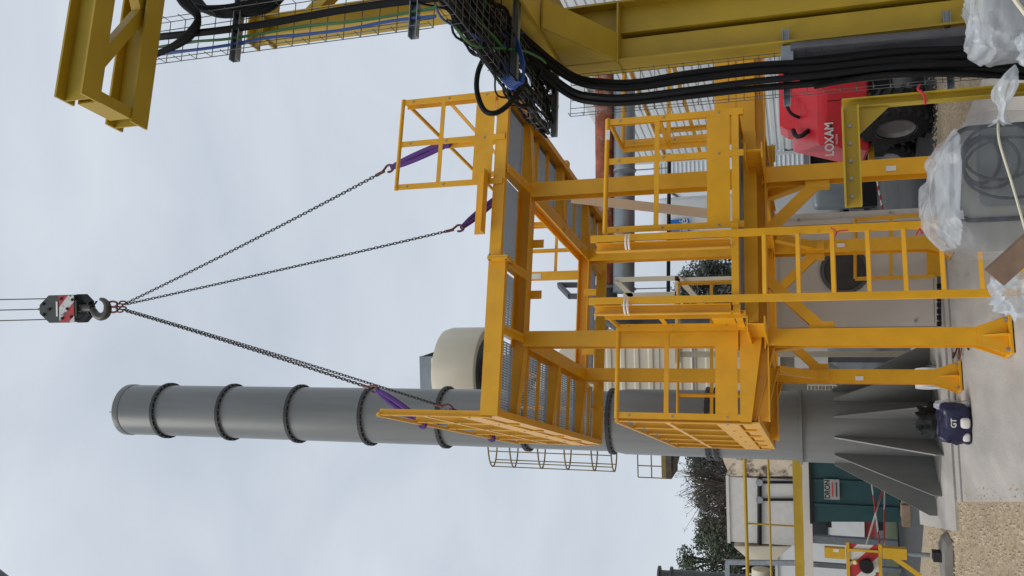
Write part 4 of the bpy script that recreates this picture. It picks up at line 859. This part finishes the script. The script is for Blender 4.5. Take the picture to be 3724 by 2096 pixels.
MB().prism([(dc.x + .45, 20.0, 10.42), (dc.x + .6, 20.0, 10.42), (dc.x + .45, 20.0, 10.9)], (0, .9, 0)).build('motor_bracket', 'black', fd)
MB().box(dc.x + .25, dc.x + .40, 19.985, 19.998, 10.55, 10.62).build('maker_plate', 'paper', fd)
# caged ladder, small gallery, left of the stack
cl = thing('caged_ladder', 'rusty yellow ladder cage rising left of the chimney stack', 'ladder', (-4.05, 19.9, 5.9)); cx_, cy_ = -3.70, 19.9
for z in (9.0, 8.45, 7.75, 7.1, 6.45, 5.98):
    MB().path([Vector((cx_ - .66 * math.sin(t), cy_ - .34 * math.cos(t), z)) for t in [math.pi * k / 14 for k in range(15)]], .018, 6).build('hoop', 'rail_old', cl, True)
for t in (.35, .9, 1.57, 2.2, 2.8): p = Vector((cx_ - .66 * math.sin(t), cy_ - .34 * math.cos(t), 0)); MB().tube(p + UZ * 5.98, p + UZ * 9.0, .014, 6).build('cage_strip', 'rail_old', cl)
for y in (-.25, .25): MB().tube((cx_ + .06, cy_ + y, 2.3), (cx_ + .06, cy_ + y, 9.0), .025, 6).build('stile', 'rail_old', cl)
for k in range(22): MB().tube((cx_ + .06, cy_ - .25, 2.5 + .3 * k), (cx_ + .06, cy_ + .25, 2.5 + .3 * k), .012, 6).build('rung', 'rail_old', cl)
ga = thing('gallery', 'small brown gallery with railing sticking out left of the stack', 'gallery', (-3.9, 19, 4.3)); ga0, ga1 = at(2425, 1650, 19), at(2425, 1735, 19)
MB().box(ga1.x, ga0.x + .3, 18.8, 19.8, ga0.z - .12, ga0.z).build('deck', 'bark', ga); MB().prism([(ga1.x + .1, 18.85, ga0.z - .12), (ga0.x + .3, 18.85, ga0.z - .12), (ga0.x + .3, 18.85, ga0.z - .32)], (0, .9, 0)).build('bracket', 'bark', ga)
for f_ in (0, .5, 1): x = ga1.x + (ga0.x - ga1.x) * f_; MB().tube((x, 18.85, ga0.z), (x, 18.85, ga0.z + .62), .014, 6).build('post', 'rail_old', ga)
for z in (.32, .62): MB().tube((ga1.x, 18.85, ga0.z + z), (ga0.x + .3, 18.85, ga0.z + z), .014, 6).build('rail', 'rail_old', ga)
MB().box(ga1.x, ga0.x + .3, 18.84, 18.86, ga0.z, ga0.z + .1).build('toe_board', 'rail_old', ga)

# ================================================================== BACKGROUND LEFT
wk = thing('walkway', 'raised walkway with yellow edge beam and pipe handrail left of the stack', 'walkway', (-5, 17.3, 0)); y0 = 17.2
e0, e1 = at(2880, 1640, y0), at(2884, 2300, y0)
MB().box(e1.x, e0.x, y0, y0 + .1, e0.z - .17, e0.z).build('edge_beam', 'old_yellow', wk); MB().box(e1.x, e0.x, y0 - .04, y0 + 1.2, e0.z - .33, e0.z - .175).build('floor_beam', 'panel', wk)
for X in (2707, 2793): p = at(X, 1660, y0); MB().tube((e1.x, y0 + .03, p.z), (e0.x, y0 + .03, p.z), .034 if X < 2750 else .022, 8).build('handrail', 'old_yellow', wk, True)
for Y in (1905, 2300): p = at(2707, Y, y0); MB().tube((p.x, y0 + .03, p.z), (p.x, y0 + .03, e0.z), .018, 8).build('post', 'old_yellow', wk, True)
for x in (e1.x + .2, e0.x - .2): MB().box(x, x + .18, y0 + .5, y0 + .68, 0, e0.z - .33).build('leg', 'galv', wk)
tk = thing('dust_hopper', 'off white box hopper with dark pipework behind the yellow walkway', 'hopper', (-4.9, 19.5, 0)); y1 = 18.9
h0, h1 = at(2650, 1735, y1), at(2885, 1985, y1)
MB().box(h1.x, h0.x, y1, y1 + 1.4, 1.75, h0.z).build('body', 'white_paint', tk); MB().box(h1.x - .03, h0.x + .03, y1 - .03, y1 + 1.45, h0.z, h0.z + .06).build('lid', 'white_paint', tk)
p_, q_ = at(2762, 1735, y1 - .04), at(2762, 1980, y1 - .04); MB().tube(p_, q_, .045, 10).build('pipe', 'black', tk, True)
for Y in (1755, 1818): p_, q_ = at(2762, Y, y1 - .04), at(2900, Y, y1 - .04); MB().tube(p_, q_, .028, 8).build('pipe', 'black', tk, True); MB().disc(at(2762, Y, y1 - .06), .075, (0, 1, 0), .05, 12).build('valve', 'galv', tk, True)
v0 = [at(2668, 1988, y1), at(2878, 1988, y1), at(2800, 2075, y1), at(2735, 2075, y1)]; fz_ = MB(); fz_.hexa([v0[1], v0[0], v0[0] + Vector((0, 1.3, 0)), v0[1] + Vector((0, 1.3, 0)), v0[2] + Vector((0, .45, 0)), v0[3] + Vector((0, .45, 0)), v0[3] + Vector((0, .85, 0)), v0[2] + Vector((0, .85, 0))]); fz_.build('outlet_cone', 'cream', tk)
MB().tube(at(2768, 2070, y1 + .6), at(2768, 2300, y1 + .6), .2, 16).build('outlet_pipe', 'cream', tk, True)
pd = MB(); w0 = [at(2620, 1650, y1 - .1), at(2885, 1650, y1 - .1), at(2885, 1733, y1), at(2655, 1733, y1)]; pd.prism([w0[0], w0[1], w0[2], w0[3]], (0, 1.3, 0)); pd.build('inlet_duct', 'cream_patch', tk)
for x in (h1.x + .05, h0.x - .2): MB().box(x, x + .15, y1 + .1, y1 + .25, 0, 1.75).build('leg', 'galv', tk)
fr2 = thing('grey_post_frame', 'grey steel post frame at the left edge behind the walkway', 'frame', at(2700, 2090, 18.6)); 
for p, q in (((2640, 2045), (2900, 2048)), ((2645, 2045), (2645, 2250)), ((2645, 2150), (2900, 2150))): MB().bar(at(*p, 18.6), at(*q, 18.6), .09, .09, (0, 1, 0)).build('bar', 'galv', fr2)
for Y in (2048, 2150): p = at(2900, Y, 18.6); MB().bar(p, (p.x, p.y, 0), .09, .09, (0, 1, 0)).build('leg', 'galv', fr2)
ex = thing('exhaust_pipe', 'dark flanged exhaust pipe at the left edge of the photo', 'pipe', (at(2500, 2090, 22).x, 22, 0)); xc = at(2450, 2100, 22).x
MB().lathe((xc, 22, 0), [(.2, 0), (.2, at(2445, 2090, 22).z), (.16, at(2445, 2090, 22).z), (.16, at(2400, 2090, 22).z)], 20).build('pipe', 'duct_dark', ex, True)
for X in (2398, 2442): MB().disc((xc, 22, at(X, 2090, 22).z), .26, (0, 0, 1), .05, 20).build('flange', 'duct_dark', ex, True)
# teal skip under the walkway
sk = thing('teal_container', 'dark teal metal container under the walkway with a white notice', 'container', (-3.95, 17, 0)); k_ = 17.0
b = MB(); b.hexa([(-4.42, k_, .14), (-3.1, k_, .14), (-3.1, k_ + 1.3, .14), (-4.42, k_ + 1.3, .14), (-4.50, k_, 1.62), (-3.1, k_, 1.62), (-3.1, k_ + 1.3, 1.62), (-4.50, k_ + 1.3, 1.62)]); b.build('body', 'teal', sk)
for x in (-4.2, -3.75, -3.35): MB().box(x, x + .05, k_ - .035, k_, .16, 1.6).build('rib', 'teal', sk)
MB().box(-4.53, -3.1, k_ - .05, k_ + 1.33, 1.62, 1.68).build('rim', 'black', sk)
n0, n1 = at(2998, 1816, k_ - .05), at(3052, 1745, k_ - .05); MB().box(min(n0.x, n1.x), max(n0.x, n1.x), k_ - .05, k_ - .037, min(n0.z, n1.z), max(n0.z, n1.z)).build('notice', 'sign_grey', sk)
nx, nzz = (n0.x + n1.x) / 2, (n0.z + n1.z) / 2
text('lettering', 'DRON', .13, Vector((nx, k_ - .052, nzz + .075)), facing(), 'ink', sk, .92, .002, .003)
for k in range(2): MB().box(nx - .13, nx + .13, k_ - .055, k_ - .051, nzz - .02 - .07 * k, nzz + .0 - .07 * k).build('text_line', 'ink_red' if k == 0 else 'ink', sk)
for z in (.4, 1.3): MB().box(-4.62, -4.46, k_ + .1, k_ + .2, z, z + .1).build('hinge', 'black', sk)
pl_ = thing('timber_skid', 'dark timber skid under the teal container', 'skid', (-3.95, 17, 0)); 
for x in (-4.3, -3.6): MB().box(x, x + .25, k_ - .25, k_ + 1.2, -.015, .13).build('beam', 'pallet', pl_)
MB().box(-4.45, -3.1, k_ - .2, k_ - .08, -.015, .12).build('beam', 'pallet', pl_)
MB().path([Vector((-3.72 + .10 * math.cos(t), k_ - .1, .30 + .16 * math.sin(t))) for t in [2 * math.pi * k / 18 for k in range(19)]], .014, 6, False).build('rope_ring', 'cream', smooth=True, label='pale hose ring hanging on the teal container', cat='hose')
# pale hut / trailer further back
hu = thing('white_cabin', 'long white site cabin in the left background', 'cabin', (-8, 26, 0)); MB().box(-14, -4.6, 25.5, 28, .25, 2.55).build('body', 'white_clean', hu); MB().box(-14.05, -4.55, 25.45, 28.05, 2.55, 2.63).build('roof', 'white_paint', hu); MB().box(-13.9, -4.7, 25.6, 27.9, -.02, .25).build('base', 'red_paint', hu)
for x in (-9.5, -7.2): MB().box(x, x + 1.0, 25.47, 25.49, 1.2, 2.1).build('window', 'glass_dark', hu)
MB().tube((-6.3, 25.44, .0), (-6.3, 25.44, 2.6), .02, 6).build('ladder_stile', 'galv', hu); MB().tube((-6.6, 25.44, .0), (-6.6, 25.44, 2.6), .02, 6).build('ladder_stile', 'galv', hu)
for k in range(9): MB().tube((-6.3, 25.44, .2 + .28 * k), (-6.6, 25.44, .2 + .28 * k), .012, 5).build('ladder_rung', 'galv', hu)
# barrier board on its stand
br = thing('warning_barrier', 'yellow framed red and white warning board on a stand', 'barrier', (-3.62, 12.4, 0)); yb = 12.3
bb0, bb1 = at(3088, 1978, yb), at(3198, 2150, yb)
xL, xR, zT, zB = bb1.x, bb0.x, bb0.z, bb1.z
MB().box(xL, xR, yb, yb + .02, zB, zT).build('board', 'stripe', br)
for z in (zB - .04, zT): MB().box(xL - .02, xR + .02, yb - .02, yb + .03, z, z + .04).build('frame_bar', 'barrier_yellow', br)
MB().box(xR - .09, xR - .06, yb - .025, yb - .003, zB, zT).build('frame_upright', 'barrier_yellow', br)
lp = at(3150, 2055, yb); MB().disc((lp.x, yb - .05, lp.z), .088, (0, 1, 0), .08, 28).build('lamp', 'black', br, True)
lp = at(3108, 2043, yb); MB().disc((lp.x, yb - .02, lp.z), .034, (0, 1, 0), .03, 20).build('reflector', 'barrier_yellow', br, True); MB().disc((lp.x, yb - .04, lp.z), .02, (0, 1, 0), .02, 16).build('reflector_lens', 'white_clean', br, True)
c = at(3085, 1995, yb); MB().box(c.x - .14, c.x + .0, yb - .03, yb + .06, c.z + .04, c.z + .30).build('battery_box', 'barrier_yellow', br); MB().box(c.x - .05, c.x - .01, yb - .034, yb - .03, c.z + .12, c.z + .19).build('box_label', 'paper', br)
c = at(3200, 2008, yb); MB().box(c.x - .07, c.x + .07, yb - .05, yb + .06, c.z - .32, c.z - .03).build('socket', 'barrier_yellow', br)
MB().tube((c.x, yb, c.z - .60), (c.x, yb, c.z - .30), .03, 12).build('pole', 'galv', br, True)
MB().bar((c.x - .05, yb, c.z - .15), (c.x - .28, yb, c.z - .48), .06, .03, (0, 1, 0)).build('strut', 'barrier_yellow', br)
ba = MB(); ba.prism([(c.x + .26, yb - .3, .0), (c.x - .75, yb - .3, .0), (c.x - .75, yb - .3, .05), (c.x - .1, yb - .3, .10), (c.x + .1, yb - .3, .10), (c.x + .2, yb - .3, .06)], (0, .55, 0)); ba.build('rubber_foot', 'concrete_dark', br)
MB().box(c.x - .06, c.x + .06, yb - .08, yb + .08, .08, .20).build('foot_socket', 'tyre', br)
for i, (p, q, y2) in enumerate((((3165, 1720), (3200, 1985), 12.4), ((3218, 1740), (3215, 1985), 12.4), ((3225, 1730), (3150, 1985), 12.5))):
    MB().path([at(*p, 14.5), at(*q, y2)], .012, 5).build('barrier_tape', 'stripe_tape', label=('upper', 'lower', 'slanting')[i] + ' red and white tape from the striped board to the stack', cat='tape', group='tapes tied to the warning board')

# ================================================================== TREES
def leafball(b, c, r, n, s, sq=1.):
    for i in range(n):
        d = Vector((R.gauss(0, 1), R.gauss(0, 1), R.gauss(0, 1) * sq)); d.normalize(); p = c + Vector((d.x * r, d.y * r, d.z * r)) * (R.random() ** .4)
        u_ = Vector((R.gauss(0, 1), R.gauss(0, 1), R.gauss(0, .7))).normalized(); v_ = u_.orthogonal().normalized(); k = s * R.uniform(.6, 1.3)
        b.add([p - u_ * k, p + v_ * k * .45, p + u_ * k, p - v_ * k * .45], [(0, 1, 2, 3)])
def tree(base, h, cw, lab, m, nclump, leaves, ls, grp, bare=0., z0=.3):
    leaves = int(leaves * 1.9); ls *= .42
    t = thing('tree', lab, 'tree', base, grp); base = Vector(base); tr = MB(); cr = MB()
    tr.path([base, base + Vector((.1, 0, h * .35)), base + Vector((-.05, 0, h * .7)), base + Vector((.05, 0, h * .96))], 1, 8, True, [h * .03, h * .024, h * .014, h * .004])
    for k in range(nclump):
        f = R.uniform(z0, 1); wd = cw * (math.sin(math.pi * min(1, (f - z0) / (1.02 - z0)) ** .75) * .85 + .15) * R.uniform(.3, 1)
        a = R.uniform(0, 2 * math.pi); c = base + Vector((wd * math.cos(a), wd * math.sin(a), h * f)); s0 = base + Vector((0, 0, h * max(.15, f - .22)))
        tr.path([s0, s0.lerp(c, .5) + Vector((0, 0, .05 * h)), c], 1, 5, True, [h * .008, h * .005, h * .0018])
        if bare:
            for j in range(7):
                e = c + Vector((R.gauss(0, .8), R.gauss(0, .8), R.uniform(.1, 1.5))) * h * .07; tr.path([s0.lerp(c, R.uniform(.5, 1)), e], 1, 4, True, [h * .0025, h * .001])
                if R.random() < .7: leafball(cr, e, h * .022, 5, ls)
        if R.random() > bare: leafball(cr, c, h * R.uniform(.055, .10), leaves, ls, .7)
    tr.build('trunk', 'bark', t); cr.build('crown', m, t)
def gp(X, Y, y): p = at(X, Y, y); return (p.x, p.y, -.02)
tree(gp(2800, 1030, 42), 7.2, 2.2, 'dark conifer seen through the frame behind the cream pipe frame', 'leaf_dark', 90, 100, .22, 'dark evergreens', z0=.18)
tree(gp(2800, 1120, 44), 6.8, 2.2, 'second dark conifer half hidden behind the left ladder posts', 'leaf_dark', 70, 100, .22, 'dark evergreens', z0=.18)
tree(gp(2800, 1690, 46), 7.6, 3.2, 'dense dark evergreen just left of the chimney stack', 'leaf_dark', 110, 95, .22, 'trees in the left background', z0=.12)
tree(gp(2800, 1830, 48), 7.3, 3.4, 'dark evergreen in the middle of the left tree line', 'leaf_dark', 110, 95, .22, 'trees in the left background', z0=.12)
tree(gp(2800, 1770, 40), 7.0, 2.6, 'tall bare brown branched tree left of the chimney stack', 'leaf_brown', 60, 6, .10, 'trees in the left background', bare=.97, z0=.45)
tree(gp(2800, 1900, 41), 6.3, 2.2, 'lower bare brown tree in front of the evergreens', 'leaf_brown', 50, 6, .10, 'trees in the left background', bare=.95, z0=.4)
tree(gp(2800, 1955, 44), 6.9, 2.8, 'mid green bushy tree above the outlet cone', 'leaf_mid', 80, 70, .2, 'trees in the left background', z0=.12)
tree(gp(2800, 2055, 40), 7.2, 2.2, 'green pine at the far left edge', 'leaf_mid', 70, 70, .2, 'trees in the left background', z0=.2)
tree(gp(2800, 800, 60), 7.4, 1.5, 'small distant tree behind the white lorry', 'leaf_mid', 30, 60, .2, 'far trees', z0=.3)

# crane boom, upper left corner
cb = thing('crane_boom', 'dark crane boom crossing the upper left corner of the sky', 'crane', at(40, 2110, 10)); p, q = at(-500, 1693, 11), at(700, 2634, 9.0)
dv = (q - p).normalized(); nrm = dv.cross(Vector((0, 1, 0))).normalized(); 
if nrm.z < 0: nrm = -nrm
MB().tube(p + nrm * .16, q + nrm * .16, .16, 20).build('boom_section', 'boom_dark', cb, True)
